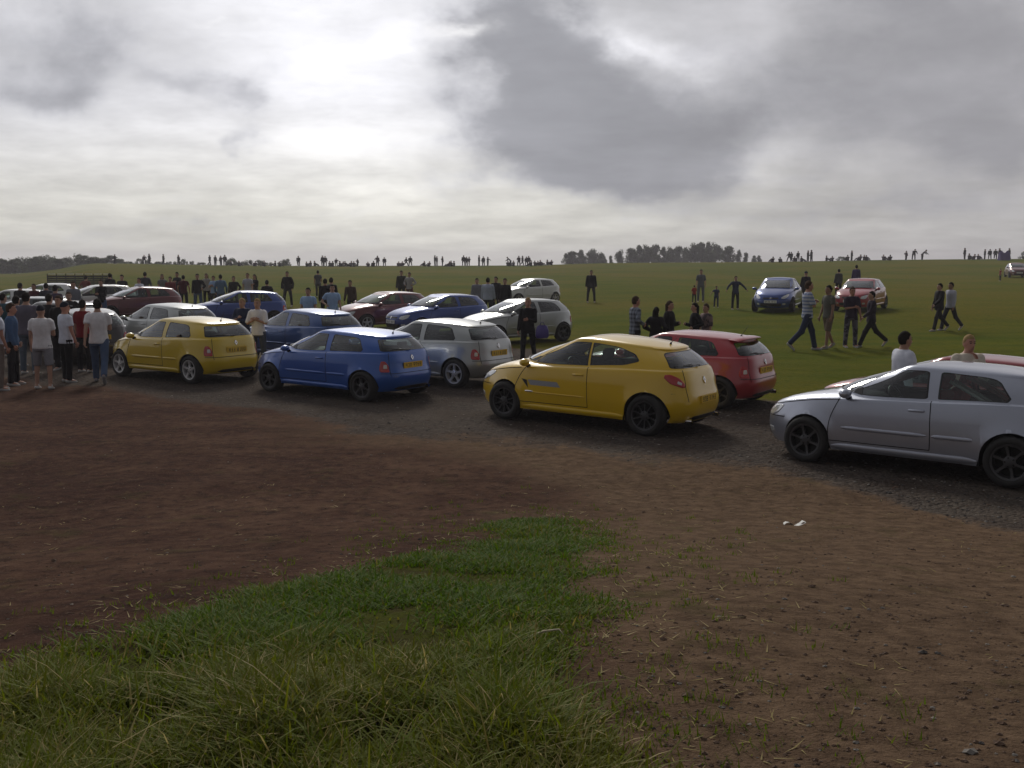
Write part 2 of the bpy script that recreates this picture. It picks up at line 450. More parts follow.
def make_car(S, wheel='silver', decal=False, glass='glass', front_plate=True, spoiler=None, seats='interior', roof_open=False):
    sh = Shell(S); sh.setup(); st = sh.st; n = len(st)
    P = M['paint']; root = empty('hatchback_car')
    zs = S['zs']
    outw = lambda p: Vector((p.x*.35, p.y*3, (p.z - .55)))
    # ---- the grid of the left half
    T = [0, .08, .18, .30, .42, .54, .66, .78, .88, .95, 1.0]; NL = len(T)
    LS = [.04, .12, .3, .52, .75, .92, 1.0]; NB = NL + len(LS)
    V = [.05, .22, .38, .54, .70, .84, .955, 1.0]; NG = NB + len(V)
    cols = []
    for pl, zl in st:
        zb = sh.zb(pl); pu = sh.low2up(pl)
        col = [sh.low(pl, max(zl, lerp(zs, zb, t))) for t in T]
        a = col[-1]; b = sh.up(pu, 0); ln = (b - a).length
        ff = max(0, math.cos(pl))
        for s_ in LS:
            p = a.lerp(b, s_)
            h = ln*(.055 if pl < sh.plA else .03)
            rise = math.sin(PI*s_**.62)
            col.append(p + Vector((0, 0, h*rise)) + (Vector((ff*ln*.02*rise, 0, 0))))
        col += [sh.up(pu, v) for v in V]
        t = S['xt']
        for dx, dxr, dy, dz in ((.045, -.014, .014, .020), (.10, .01, .045, .036), (.18, .05, .10, .048)):
            x, y, r = sh.ring(pu, t[0] - dx, t[1] + dxr, t[2] - dy)
            col.append(Vector((x, y, interp(S['zt'], r) + dz)))
        e = col[-1]
        for k in (.7, .4, .15, 0):
            y = e.y*k
            r = (e.x - S['xm'])/((t[0]-.18-S['xm']) if e.x > S['xm'] else (S['xm']-t[1]-.05))
            col.append(Vector((e.x, y, e.z + .034*(1-k*k)*max(0, 1 - abs(2*(e.x - t[1] - .05)/(t[0] - .23 - t[1]) - 1)**3))))
        cols.append(col)
    NR = len(cols[0])
    jw0, jw1 = NB, NB + 6      # window rows of the grid (V .06 .. .93)
    i_ws = sh.ist(sh.up2low(sh.pu_ws())); i_rw = sh.ist(sh.up2low(sh.pu_rw()))
    fx = lambda x: sh.ist(sh.phi_low(x, sh.zbx(x)))
    iA, iA2, iB1, iB2, iC = fx(S['xA']), fx(S['xA2']), fx(S['xB1']), fx(S['xB2']), fx(S['xC'])
    iD0, iD1 = fx(S['door'][0]), fx(S['door'][1])
    iaf = sh.ist(sh.paf); iar = max(k for k in range(n) if st[k][1] > zs + .01) + 1
    iT = sh.ist(PI - S['tg']*(PI - sh.par))
    zmid = lambda i, j: (cols[i][j].z + cols[i+1][j+1].z)/2
    def region(i, j):
        ph = st[i][0]
        if jw0 <= j < jw1:
            if i < i_ws or i >= i_rw or iA2 <= i < iB1 or iB2 <= i < iC: return None
        if j < NL - 1:
            if i < iaf and zmid(i, j) < .56: return 'front_bumper'
            if i >= iar and zmid(i, j) < S['bumper_z']: return 'rear_bumper'
            if i >= iT: return 'tailgate'
            if iD0 <= i < iD1 and j >= 2: return 'door'
        elif j < NB:
            if i < iA: return 'bonnet'
            if i >= iT: return 'tailgate'
            if iD0 <= i < iD1: return 'door'
        elif j < NG - 1 and i >= max(iT, i_rw): return 'tailgate'
        return 'body'
    parts = {}
    mbs = {k: MB() for k in ('body', 'front_bumper', 'rear_bumper', 'tailgate', 'door_l', 'door_r', 'bonnet', 'interior')}
    for i in range(n - 1):
        for j in range(NR - 1):
            k = region(i, j)
            if k is None: continue
            q = [cols[i][j], cols[i+1][j], cols[i+1][j+1], cols[i][j+1]]
            if (q[0]-q[2]).length < 1e-6 or ((q[1]-q[0]).cross(q[3]-q[0]).length + (q[1]-q[2]).cross(q[3]-q[2]).length) < 1e-10: continue
            parts.setdefault(k + '_l', []).append((i, j)); 
    def emit(mb, cells, side, mat, off=0):
        idx = {}; V_ = []; F = []
        for i, j in cells:
            f = []
            for a, b in ((i, j), (i+1, j), (i+1, j+1), (i, j+1)):
                key = (a, b)
                p = cols[a][b]
                if off:
                    d = Vector((p.x*.12, p.y, (p.z-.7)*.6)).normalized(); p = p - d*off
                kk = tuple(round(c, 5) for c in p)
                if kk not in idx: idx[kk] = len(V_); V_.append(p if side > 0 else mir(p))
                f.append(idx[kk])
            g = [f[0]] + [f[k] for k in (1, 2, 3) if f[k] != f[k-1] ]
            if g[-1] == g[0]: g.pop()
            g2 = []
            [g2.append(x) for x in g if x not in g2]
            if len(g2) < 3: continue
            F.append(tuple(g2[::-1]) if side > 0 else tuple(g2))
        mb.add(V_, F, mat)
    for k, cells in parts.items():
        k = k[:-2]
        for sd in (1, -1):
            emit(mbs[k if k != 'door' else ('door_l' if sd > 0 else 'door_r')], cells, sd, P)
    # weld the mid line of parts that span both halves
    # inner skin
    inner = [(i, j) for i in range(n-1) for j in range(5, NR-1) if region(i, j) is not None and not (j < NB and i < iA) and not (i >= iar and j < NL - 2)]
    for sd in (1, -1): emit(mbs['interior'], inner, -sd, M['interior'], .028)
    # ---- window patches
    def cell(a, b):   # side cell between base x of stations a and b, as f(p, q) on the left side
        pa, pb = sh.low2up(st[a][0]), sh.low2up(st[b][0])
        xa, xb = sh.up(pa, 0).x, sh.up(pb, 0).x
        return lambda p, q: sh.up(sh.phi_up(lerp(xa, xb, p)), lerp(V[0], V[6], q))
    pws, prw = sh.low2up(st[i_ws][0]), sh.low2up(st[i_rw][0])
    def f_ws(p, q):
        ph = lerp(-pws, pws, p); v = sh.up(abs(ph), lerp(V[0], V[6], q)); return v if ph >= 0 else mir(v)
    def f_rw(p, q):
        ph = lerp(PI - (PI-prw), PI + (PI-prw), p)
        v = sh.up(ph if ph <= PI else 2*PI - ph, lerp(V[0], V[6], q)); return v if ph <= PI else mir(v)
    G = M[glass]
    wins = {}
    def addwin(key, f, poly, body_mb, gm, seal):
        g = MB(); window_patch(body_mb, g, f, rounded_poly(poly), gm, P, outw, seal=seal); wins[key] = g
    addwin('windscreen', f_ws, [(.01, .03, .05), (.99, .03, .05), (.975, .98, .07), (.025, .98, .07)], mbs['body'], M['glass'], .035)
    addwin('rear_window', f_rw, S['rear_win'], mbs['tailgate'], G, .05)
    for sd, nm in ((1, 'l'), (-1, 'r')):
        ff = cell(iA2, iB1); fq = cell(iB2, iC)
        if sd < 0: ff, fq = (lambda g: (lambda p, q: mir(g(p, q))))(ff), (lambda g: (lambda p, q: mir(g(p, q))))(fq)
        # p runs backwards along the car; the outlines are written with p = 0 at the front
        addwin('door_window_' + nm, ff, S['front_win'], mbs['body'], M['glass'], .05)
        addwin('quarter_window_' + nm, fq, S['quarter_win'], mbs['body'], G, .06)
    # ---- arches, underside, floor
    b = mbs['body']
    for xc in S['wb']:
        for sd in (1, -1):
            rows = []
            arc = [xc + (S['R'] + .0)*math.cos(PI*k/16) for k in range(17)]
            r0, r1, r2 = [], [], []
            for k in range(-1, 18):
                t = PI*min(max(k, 0), 16)/16
                x = xc + S['R']*math.cos(t); z = S['wr'] + S['R']*math.sin(t) if 0 <= k <= 16 else zs
                p = sh.low(sh.phi_low(x, max(z, zs)), max(z, zs))
                r0.append((x, sd*p.y, z)); r1.append((x, sd*(p.y - .02), z + .0)); r2.append((x, sd*.42, z))
            b.grid([r0, r1], P); b.grid([r1, r2], M['gap'])
    # flat floor between the wheels, and the sill return
    b.add([(x, y, zs + .01) for x, y in ((1.75, -.42), (1.75, .42), (-1.65, .42), (-1.65, -.42))], [(0, 1, 2, 3)], M['gap'])
    for sd in (1, -1):
        xs = [lerp(S['wb'][0] - S['R'], S['wb'][1] + S['R'], k/8) for k in range(9)]
        e = [sh.low(sh.phi_low(x, zs), zs) for x in xs]
        b.grid([[(p.x, sd*p.y, zs) for p in e], [(p.x, sd*(p.y-.06), zs - .005) for p in e], [(p.x, sd*.40, zs + .012) for p in e]], M['gap'])
    for lo, hi, key in ((0, iaf, 'front_bumper'), (iar, n - 1, 'rear_bumper')):
        e = [cols[i][0] for i in range(lo, hi + 1)]
        full = [mir(p) for p in e[::-1]][:-1 if lo == 0 else None] + e if lo == 0 else e + [mir(p) for p in e[::-1]][1:]
        cx = S['wb'][0] + S['R'] if lo == 0 else S['wb'][1] - S['R']
        mbs[key].grid([[p for p in full], [Vector((lerp(p.x, cx, .25), p.y*.9, zs - .01)) for p in full], [Vector((cx, p.y*.5, zs + .012)) for p in full]], M['gap'])
    # ---- shut lines
    def line(mb, pts, sd, w=.010):
        N = [Vector((p.x*.1, p.y*2, (p.z-.75)*.5)).normalized() for p in pts]
        if sd < 0: pts = [mir(p) for p in pts]; N = [mir(q) for q in N]
        ribbon(mb, pts, N, w, M['gap'])
    for sd, nm in ((1, 'l'), (-1, 'r')):
        d = mbs['door_' + nm]
        line(d, [cols[iD0][j] for j in range(2, NB)], sd); line(d, [cols[iD1][j] for j in range(2, NB)], sd)
        line(d, [cols[i][2] for i in range(iD0, iD1 + 1)], sd)
        def endline(mb, pts, w=.010):
            NN = [Vector((p.x, p.y*2, (p.z-.5)*.5)).normalized() for p in pts]
            if sd < 0: pts = [mir(p) for p in pts]; NN = [mir(q) for q in NN]
            ribbon(mb, pts, NN, w, M['gap'])
        endline(mbs['tailgate'], [cols[iT][j] for j in range(4, NB)])
        endline(mbs['bonnet'], [cols[i][NL-1] for i in range(0, iA + 1)], .012)
        zz = S['bumper_z'] - .01
        endline(mbs['rear_bumper'], [sh.low(lerp(st[iar][0] + .02, PI, k/20), zz) for k in range(21)])
        endline(mbs['front_bumper'], [sh.low(lerp(0, sh.paf, k/20), .555) for k in range(21)])
    objs = {}
    for k, nm in (('body', 'body'), ('bonnet', 'bonnet'), ('tailgate', 'tailgate'), ('front_bumper', 'front_bumper'), ('rear_bumper', 'rear_bumper'), ('door_l', 'door'), ('door_r', 'door')):
        mb = mbs[k]
        o = mb.build(nm, root); objs[k] = o
        bm = bmesh.new(); bm.from_mesh(o.data); bmesh.ops.remove_doubles(bm, verts=bm.verts, dist=.0004); bmesh.ops.recalc_face_normals(bm, faces=bm.faces)
        bm.to_mesh(o.data); bm.free(); o.data.set_sharp_from_angle(angle=R(48))
    # ---- glass parts
    wins['windscreen'].build('windscreen', root)
    wins['rear_window'].build('rear_window', objs['tailgate'])
    for nm in 'lr':
        wins['door_window_' + nm].build('door_window', objs['door_' + nm])
        wins['quarter_window_' + nm].build('quarter_window', root)
    # ---- lamps
    F1 = lambda u, z: sh.low(abs(u)*sh.paf, z) if u >= 0 else mir(sh.low(abs(u)*sh.paf, z))
    F2 = lambda w, z: sh.low(PI - abs(w)*(PI - sh.par), z) if w >= 0 else mir(sh.low(PI - abs(w)*(PI - sh.par), z))
    ow = lambda p: Vector((p.x, p.y, 0))
    for sd in (1, -1):
        flip = lambda poly: [Vector((p[0]*sd, p[1])) for p in rounded_poly([(q[0], q[1], .3) for q in poly], 4)]
        hp = flip(S['head'])
        mb = MB(); patch_poly(mb, F1, hp, M['clear_lens'], .006, outward=ow)
        c = sum((p for p in hp), Vector((0, 0)))/len(hp)
        patch_poly(mb, F1, [c + (p-c)*.30 + Vector((-.07*sd, .008)) for p in hp], M['alloy'], .0085, outward=ow)
        mb.build('headlight', root)
        tp = flip(S['tail'])
        mb = MB(); patch_poly(mb, F2, tp, M['red_lens'], .008, outward=ow)
        patch_poly(mb, F2, flip(S['tail_white']), M['white_lens'], .011, outward=ow)
        mb.build('tail_light', root)
    # ---- grille, intake, rear valance
    def front_patch(u0, z0, u1, z1, mat, off, name, par):
        mb = MB(); patch_poly(mb, F1, rounded_poly([(u0, z0, .25), (u1, z0, .25), (u1, z1, .25), (u0, z1, .25)]), mat, off, outward=ow, n=48)
        return mb.build(name, par)
    front_patch(-.26, .585, .26, .645, M['black'], .004, 'grille', root)
    front_patch(-.42, .27, .42, .40, M['black'], .004, 'air_intake', objs['front_bumper'])
    for sd in (1, -1): front_patch(min(.5*sd, .72*sd), .33, max(.5*sd, .72*sd), .40, M['clear_lens'], .004, 'fog_light', objs['front_bumper'])
    mb = MB(); patch_poly(mb, F2, rounded_poly([(-.46, .235, .2), (.46, .235, .2), (.42, .30, .25), (-.42, .30, .25)]), M['black'], .004, outward=ow, n=48)
    mb.build('rear_valance', objs['rear_bumper'])
    # ---- number plates and badges
    def plate(xf, z, mat, sgn, seed, par, tilt):
        mb = MB(); x = xf + sgn*.012
        pl = lambda a, h: (x + sgn*(.006) - sgn*h*tilt, -sgn*a*-1, z + h)
        q = [(-.26, -.056), (.26, -.056), (.26, .056), (-.26, .056)]
        vf = [pl(a, h) for a, h in q]; vb = [(p[0] - sgn*.02, p[1], p[2]) for p in vf]
        mb.add(vf + vb, [(0, 1, 2, 3), (4, 5, 6, 7)] + [(k, (k+1) % 4, (k+1) % 4 + 4, k + 4) for k in range(4)], mat)
        glyphs(mb, lambda a, h: tuple(Vector(pl(a*sgn*(1 if sgn > 0 else 1), h)) + Vector((sgn*.0015, 0, 0))), .46, .075, seed=seed)
        return mb.build('number_plate', par, smooth=False)
    ztop = S['plate_z']
    xr0 = sh.low(PI, ztop).x; dz = (sh.low(PI, ztop + .05).x - sh.low(PI, ztop - .05).x)/.1
    plate(min(xr0, sh.low(PI, ztop+.055).x, sh.low(PI, ztop-.055).x), ztop, M['plate_yellow'], -1, int(S['R']*1e4) + len(wheel), objs['tailgate'] if S is OLD else objs['rear_bumper'], 0)
    if front_plate: plate(sh.low(0, .46).x + .004, .47, M['plate_white'], 1, 5 + len(wheel), objs['front_bumper'], 0)
    def badge(x, z, sgn, par, lean):
        mb = MB(); a, b2 = .042, .056
        o1 = [(0, b2), (a, 0), (0, -b2), (-a, 0)]; o2 = [(p[0]*.5, p[1]*.5) for p in o1]
        def pos(p, d): return (x + sgn*d + p[1]*lean, p[0], z + p[1])
        vs = [pos(p, .002) for p in o1] + [pos((p[0]*.9, p[1]*.9), .014) for p in o1] + [pos(p, .014) for p in o2] + [pos(p, .002) for p in o2]
        fs = []
        for r_ in range(3): fs += [(r_*4 + k, r_*4 + (k+1) % 4, r_*4 + 4 + (k+1) % 4, r_*4 + 4 + k) for k in range(4)]
        mb.add(vs, fs, M['chrome']); return mb.build('badge', par, smooth=False)
    zbz = S['badge_z']; lean = (sh.low(PI, zbz+.03).x - sh.low(PI, zbz-.03).x)/.06
    badge(sh.low(PI, zbz).x, zbz, -1, objs['tailgate'], lean)
    badge(sh.low(0, .62).x + .006, .62, 1, objs['bonnet'], (sh.low(0, .64).x - sh.low(0, .60).x)/.04)
    # ---- mouldings, handles, mirrors
    for sd, nm in ((1, 'l'), (-1, 'r')):
        sg = (lambda p: p) if sd > 0 else mir
        par = objs['door_' + nm]
        def strip(x0, x1, z0, h, th, mat, name, pr, steps=14):
            mb = MB(); rows = []
            for dz_, o in ((-h/2, -.004), (-h*.42, th*.7), (-h*.1, th), (h*.25, th*.9), (h*.46, th*.5), (h/2, -.004)):
                row = []
                for k in range(steps + 1):
                    x = lerp(x0, x1, k/steps); tp = min(1, k/1.2, (steps-k)/1.2 + .05); z = z0 + dz_*max(.35, tp)
                    p = sh.low(sh.phi_low(x, z), z); row.append(sg(Vector((p.x, p.y + o*max(.3, tp), p.z))))
                rows.append(row)
            mb.grid(rows, mat); return mb.build(name, pr)
        if S is OLD:
            strip(S['door'][0] - .04, S['door'][1] + .03, .505, .05, .014, P, 'side_moulding', par)
            strip(S['door'][1] - .03, S['wb'][1] + S['R'] + .06, .505, .05, .014, P, 'side_moulding', root)
        else:
            strip(S['door'][0] - .02, S['door'][1] + .03, .50, .022, .012, P, 'side_moulding', par)
            strip(S['door'][0] - .0, S['door'][0] - .17, .512, .03, .016, M['chrome'], 'wing_trim', par, 8)
        strip(S['wb'][0] - S['R'] - .02, S['wb'][1] + S['R'] + .02, zs + .05, .085, .022, P, 'side_skirt', root, 20)
        # handle
        mb = MB(); hx = S['door'][1] + .16; hz = sh.zbx(hx) - .10
        rows = []
        for dz_, o in ((-.016, -.003), (-.014, .02), (.0, .026), (.014, .02), (.016, -.003)):
            rows.append([sg(Vector((x, sh.low(sh.phi_low(x, hz), hz).y + o*e, hz + dz_*(1 if e > .5 else .6)))) for x, e in ((hx-.10, .1), (hx-.085, .9), (hx, 1), (hx+.085, .9), (hx+.10, .1))])
        mb.grid(rows, P); mb.build('door_handle', par)
        # mirror
        mb = MB(); mx = S['xA'] - .11; mz = sh.zbx(mx) + .075; my = sh.low(sh.phi_low(mx, .85), .85).y + .075
        rows = []
        for k in range(9):
            t = k/8; a = math.sin(PI*min(1, .08 + .84*t))**.5
            rows.append([sg(Vector((mx + .07 - .14*t if k < 7 else mx + .07 - .14*t, my + .105*a*math.cos(q)*(.92 if k < 8 else .3), mz + .066*a*math.sin(q)*(.95 if k < 8 else .3)))) for q in [2*PI*j/16 for j in range(16)]])
        mb.grid(rows, P, closed=True); mb.add([rows[-2][j] for j in range(16)], [tuple(range(16))], M['chrome']); mb.add(rows[0], [tuple(range(16))], P)
        mb.tube([sg(Vector((mx, my - .13, mz - .075))), sg(Vector((mx, my - .03, mz - .02)))], [.04, .035], M['black'], 8)
        tri = [sg(sh.up(sh.phi_up(x), v) + Vector((0, .006, 0))) for x, v in ((S['xA2'] + .02, .05), (S['xA2'] - .20, .05), (S['xA2'] - .06, .28))]
        mb.add(tri, [(0, 1, 2)], M['black'])
        mb.build('door_mirror', par)
        if decal:
            mb = MB(); rows = []
            for z, xo0, xo1 in ((.695, .0, .0), (.66, .02, -.03), (.615, .05, -.07)):
                rows.append([sg(sh.low(sh.phi_low(lerp(S['door'][0] - .06 - xo0, S['door'][0] - .62 - xo1*-1, k/8), z), z) + Vector((0, .0025, 0))) for k in range(9)])
            mb.grid(rows, M['decal']); mb.build('sponsor_decal', par)
            mb = MB()
            poly = [(S['door'][0] + .07, .705), (S['door'][0] - .04, .69), (S['door'][0] - .07, .56)]
            mb.add([sg(sh.low(sh.phi_low(x, z), z) + Vector((0, .004, 0))) for x, z in poly], [(0, 1, 2)], M['black']); mb.build('wing_vent', root)
    # ---- wiper, aerial, exhaust, spoiler
    mb = MB(); a = f_rw(.5, .03); n_ = nrm(f_rw, .5, .5); n_ = n_ if n_.dot(Vector((-1, 0, .2))) > 0 else -n_
    mb.tube([a + n_*.02, a + n_*.035, f_rw(.30, .16) + n_*.02], [.012, .01, .006], M['black'], 6)
    mb.tube([f_rw(.12, .10) + n_*.012, f_rw(.46, .20) + n_*.012], .007, M['black'], 6); mb.build('rear_wiper', objs['tailgate'])
    mb = MB()
    for p0, p1 in ((.2, .55), (.52, .88)):
        q = [f_ws(p0 + (p1-p0)*k/6, .03 + .035*k/6*0) for k in range(7)]
        nn = [nrm(f_ws, p0 + (p1-p0)*k/6, .05) for k in range(7)]
        mb.tube([p + (m_ if m_.z > 0 else -m_)*.012 for p, m_ in zip(q, nn)], .008, M['black'], 6)
    mb.build('windscreen_wiper', root)
    roof = lambda x: max((c[-1] for c in cols), key=lambda c: -abs(c.x - x))
    ra = roof(S['xt'][1] + .16)
    mb = MB(); mb.tube([ra + Vector((0, 0, -.01)), ra + Vector((-.01, 0, .03))], [.022, .012], M['black'], 8); mb.tube([ra + Vector((-.01, 0, .025)), ra + Vector((-.13, 0, .20 if S is OLD else .12))], [.005, .003], M['black'], 6)
    mb.build('aerial', root)
    mb = MB()
    for sd in ((1, -1) if S is NEW else (-1,)):
        xe = sh.low(PI, .25).x; mb.tube([(xe + .15, sd*.46, .235), (xe - .03, sd*.46, .235)], .034, M['chrome'], 12, cap=False)
        mb.lathe_y([(.03, 0), (.001, 0)], (0, 0, 0), M['gap'], 3)
        mb.v = mb.v[:-6]; mb.f = mb.f[:-3]; mb.m = mb.m[:-3]
    mb.build('exhaust_pipe', root)
    if (S['spoiler'] if spoiler is None else spoiler):
        mb = MB(); rows = []
        zr_ = interp(S['zt'], -1); x0 = S['xt'][1]
        for dx, dz, wy in ((.10, .070, .50), (.0, .064, .52), (-.085, .048, .52), (-.10, .034, .515), (-.085, .022, .51), (.02, .0, .50)):
            rows.append([Vector((x0 + dx + .10*abs(y/.52)**3, y*wy/.52, zr_ + dz + .018*(1-(y/.52)**2) - .03*abs(y/.52)**4)) for y in [-.52 + 1.04*k/16 for k in range(17)]])
        mb.grid(rows, P)
        mb.build('roof_spoiler', objs['tailgate'])
    # ---- interior
    mb = mbs['interior']
    zf = .28
    mb.add([(.98, -.60, zf), (.98, .60, zf), (-1.5, .60, zf), (-1.5, -.60, zf)], [(0, 1, 2, 3)], M['interior'])
    mb.add([(1.0, -.74, zf), (1.0, .74, zf), (1.02, .70, .90), (1.02, -.70, .90)], [(0, 1, 2, 3)], M['interior'])
    mb.add([(-1.5, -.56, zf), (-1.5, .56, zf), (-1.58, .55, .88), (-1.58, -.55, .88)], [(0, 1, 2, 3)], M['interior'])
    for sd in (1, -1):
        mb.add([(.96, sd*.745, zf), (-.80, sd*.745, zf), (-.80, sd*.73, .86), (.96, sd*.73, .84)], [(0, 1, 2, 3)], M['interior'])
        mb.add([(-.80, sd*.60, zf), (-1.50, sd*.56, zf), (-1.50, sd*.58, .88), (-.80, sd*.66, .88)], [(0, 1, 2, 3)], M['interior'])
    mb.build('interior_trim', root, smooth=False)
    mb = MB()
    ys = [-.68 + 1.36*k/12 for k in range(13)]
    rows = [[Vector((S['xA2'] + dx - .06*(abs(y)/.68)**2*-0, y, z + (.045 if -.55 < y < -.18 and z > .7 else 0))) for y in ys] for dx, z in ((-.08, .42), (-.16, .60), (-.14, .74), (-.05, .82), (.12, .85), (.26, .86))]
    mb.grid(rows, M['dash']); mb.build('dashboard', root)
    for y in (-.36, .36):
        mb = MB(); seat(mb, .05, y, .50, M[seats]); mb.build('front_seat', root)
    mb = MB(); seat(mb, -.82, 0, 1.18, M[seats], False)
    for y in (-.36, .36): mb.box((-1.22, y, 1.02), (.09, .24, .15), M[seats], .04)
    mb.build('rear_seat', root)
    if seats == 'red_seat':
        for y in (-.46, -.28, .28, .46):
            mb = MB(); mb.tube([(-.40, y*.9, 1.13), (-.42, y*.92, 1.145), (-.75, y, .98), (-1.05, y, .80)], [.02, .022, .022, .022], M['paper'], 5); mb.build('harness_strap', root)
    mb = MB(); c = Vector((S['xA2'] - .26, -.36, .80)); tilt = R(28)
    ring = []
    ax = Vector((0, 1, 0)); ay = Vector((math.sin(tilt), 0, math.cos(tilt)))
    pts = [c + (ax*math.cos(2*PI*k/24) + ay*math.sin(2*PI*k/24))*.185 for k in range(25)]
    mb.tube(pts, .014, M['black'], 6, cap=False)
    for a in (0, PI, -PI/2): mb.tube([c, c + (ax*math.cos(a) + ay*math.sin(a))*.18], .016, M['black'], 6)
    mb.tube([c + Vector((.02, 0, -.02)), c + Vector((.25, 0, -.12))], [.05, .03], M['black'], 8)
    mb.build('steering_wheel', root)
    first = {}
    for x in S['wb']:
        for sd in (1, -1): make_wheel(root, S, x, sd, wheel, first)
    return root

def recolour(root, paint):
    for o in [root] + list(root.children_recursive):
        if o.type == 'MESH':
            for sl in o.material_slots:
                if sl.material == M['paint']:
                    sl.link = 'OBJECT'; sl.material = paint
# ---------------------------------------------------------------- people
SKIN = {}
def skin_mat(name, col):
    if name not in SKIN: SKIN[name] = pmat('skin_' + name, col, 0.55, noise_amt=0.08, noise_scale=8)
    return SKIN[name]
skin_mat('fair', (0.42, 0.24, 0.17)); skin_mat('red', (0.40, 0.19, 0.13)); skin_mat('tan', (0.28, 0.15, 0.095))
CLOTH = {}
def cloth(col, pat=None, col2=None):
    key = (tuple(col), pat, tuple(col2 or ()))
    if key in CLOTH: return CLOTH[key]
    m, nt, b = new_mat('cloth'); N, L = nt.nodes, nt.links
    tc = N.new('ShaderNodeTexCoord'); nz = N.new('ShaderNodeTexNoise'); nz.inputs['Scale'].default_value = 14; nz.inputs['Detail'].default_value = 5
    L.new(tc.outputs['Object'], nz.inputs['Vector'])
    mx = N.new('ShaderNodeMix'); mx.data_type = 'RGBA'
    mx.inputs[6].default_value = (*[c*.78 for c in col], 1); mx.inputs[7].default_value = (*[min(1, c*1.18) for c in col], 1)
    L.new(nz.outputs['Fac'], mx.inputs['Factor'])
    outc = mx.outputs[2]
    if pat in ('hstripe', 'check', 'camo'):
        m2 = N.new('ShaderNodeMix'); m2.data_type = 'RGBA'
        L.new(outc, m2.inputs[6]); m2.inputs[7].default_value = (*col2, 1)
        if pat == 'camo':
            n2 = N.new('ShaderNodeTexNoise'); n2.inputs['Scale'].default_value = 9; L.new(tc.outputs['Object'], n2.inputs['Vector'])
            gt = N.new('ShaderNodeMath'); gt.operation = 'GREATER_THAN'; gt.inputs[1].default_value = .52; L.new(n2.outputs['Fac'], gt.inputs[0]); L.new(gt.outputs[0], m2.inputs['Factor'])
        else:
            w = N.new('ShaderNodeTexWave'); w.wave_type = 'BANDS'; w.bands_direction = 'Z'; w.inputs['Scale'].default_value = 3.2; w.inputs['Distortion'].default_value = .4
            L.new(tc.outputs['Object'], w.inputs['Vector'])
            gt = N.new('ShaderNodeMath'); gt.operation = 'GREATER_THAN'; gt.inputs[1].default_value = .55; L.new(w.outputs['Fac'], gt.inputs[0])
            if pat == 'check':
                w2 = N.new('ShaderNodeTexWave'); w2.bands_direction = 'Y'; w2.inputs['Scale'].default_value = 3.2; L.new(tc.outputs['Object'], w2.inputs['Vector'])
                g2 = N.new('ShaderNodeMath'); g2.operation = 'GREATER_THAN'; g2.inputs[1].default_value = .55; L.new(w2.outputs['Fac'], g2.inputs[0])
                ad = N.new('ShaderNodeMath'); ad.operation = 'MULTIPLY_ADD'; ad.inputs[1].default_value = .5; L.new(gt.outputs[0], ad.inputs[0])
                hf = N.new('ShaderNodeMath'); hf.operation = 'MULTIPLY'; hf.inputs[1].default_value = .5; L.new(g2.outputs[0], hf.inputs[0]); L.new(hf.outputs[0], ad.inputs[2]); gt = ad
            L.new(gt.outputs[0], m2.inputs['Factor'])
        outc = m2.outputs[2]
    L.new(outc, b.inputs['Base Color']); b.inputs['Roughness'].default_value = .85; b.inputs['Specular IOR Level'].default_value = .2
    CLOTH[key] = m
    return m
HAIR = {k: pmat('hair_' + k, c, .9, spec=.15, noise_amt=.4, noise_scale=40) for k, c in dict(dark=(.012, .009, .007), brown=(.05, .028, .015), blond=(.30, .20, .09), grey=(.22, .21, .20)).items()}
EYE = pmat('eye_dark', (.01, .01, .012), .2); LIP = pmat('lip', (.24, .09, .08), .5)

def seg(mb, a, b, ra, rb, n=10, flat=False, sq=1.0):
    """closed tapered limb between two joints, round or flat ended"""
    a, b = Vector(a), Vector(b); t = (b - a).normalized()
    x = t.cross(Vector((0, 0, 1)));
    if x.length < .05: x = t.cross(Vector((1, 0, 0)))
    x.normalize(); y = t.cross(x)
    rows = []
    st = [(0, .01), (0, 1)] if flat else [(-ra*.98, .15), (-ra*.7, .7), (0, 1)]
    L = (b - a).length
    en = [(L, 1), (L, .01)] if flat else [(L, 1), (L + rb*.7, .7), (L + rb*.98, .15)]
    for d, k in st + [(L*.5, 1)] + en:
        r = lerp(ra, rb, min(1, max(0, d/L)))*k
        rows.append([a + t*d + (x*math.cos(2*PI*i/n) + y*math.sin(2*PI*i/n)*sq)*r for i in range(n)])
    mb.grid(rows, None, closed=True); o = len(mb.v) - len(rows)*n
    mb.f.append(tuple(range(o + n - 1, o - 1, -1))); mb.m.append(0); mb.f.append(tuple(range(o + n*(len(rows)-1), o + n*len(rows)))); mb.m.append(0)

def loft(mb, rings, n=16):
    """closed stack of ellipses (centre, rx, ry)"""
    rows = [[(c[0] + rx*math.cos(2*PI*i/n), c[1] + ry*math.sin(2*PI*i/n), c[2]) for i in range(n)] for c, rx, ry in rings]
    o = len(mb.v); mb.grid(rows, None, closed=True)
    mb.f.append(tuple(range(o + n - 1, o - 1, -1))); mb.m.append(0); e = o + n*(len(rows)-1); mb.f.append(tuple(range(e, e + n))); mb.m.append(0)

def ball(mb, c, r, n=12):
    rows = []
    for k in range(1, 8):
        a = PI*k/8
        rows.append([(c[0] + r[0]*math.sin(a)*math.cos(2*PI*i/n), c[1] + r[1]*math.sin(a)*math.sin(2*PI*i/n), c[2] + r[2]*math.cos(a)) for i in range(n)])
    o = len(mb.v); mb.grid(rows, None, closed=True)
    mb.f.append(tuple(range(o, o + n))); mb.m.append(0); e = o + n*6; mb.f.append(tuple(range(e + n - 1, e - 1, -1))); mb.m.append(0)

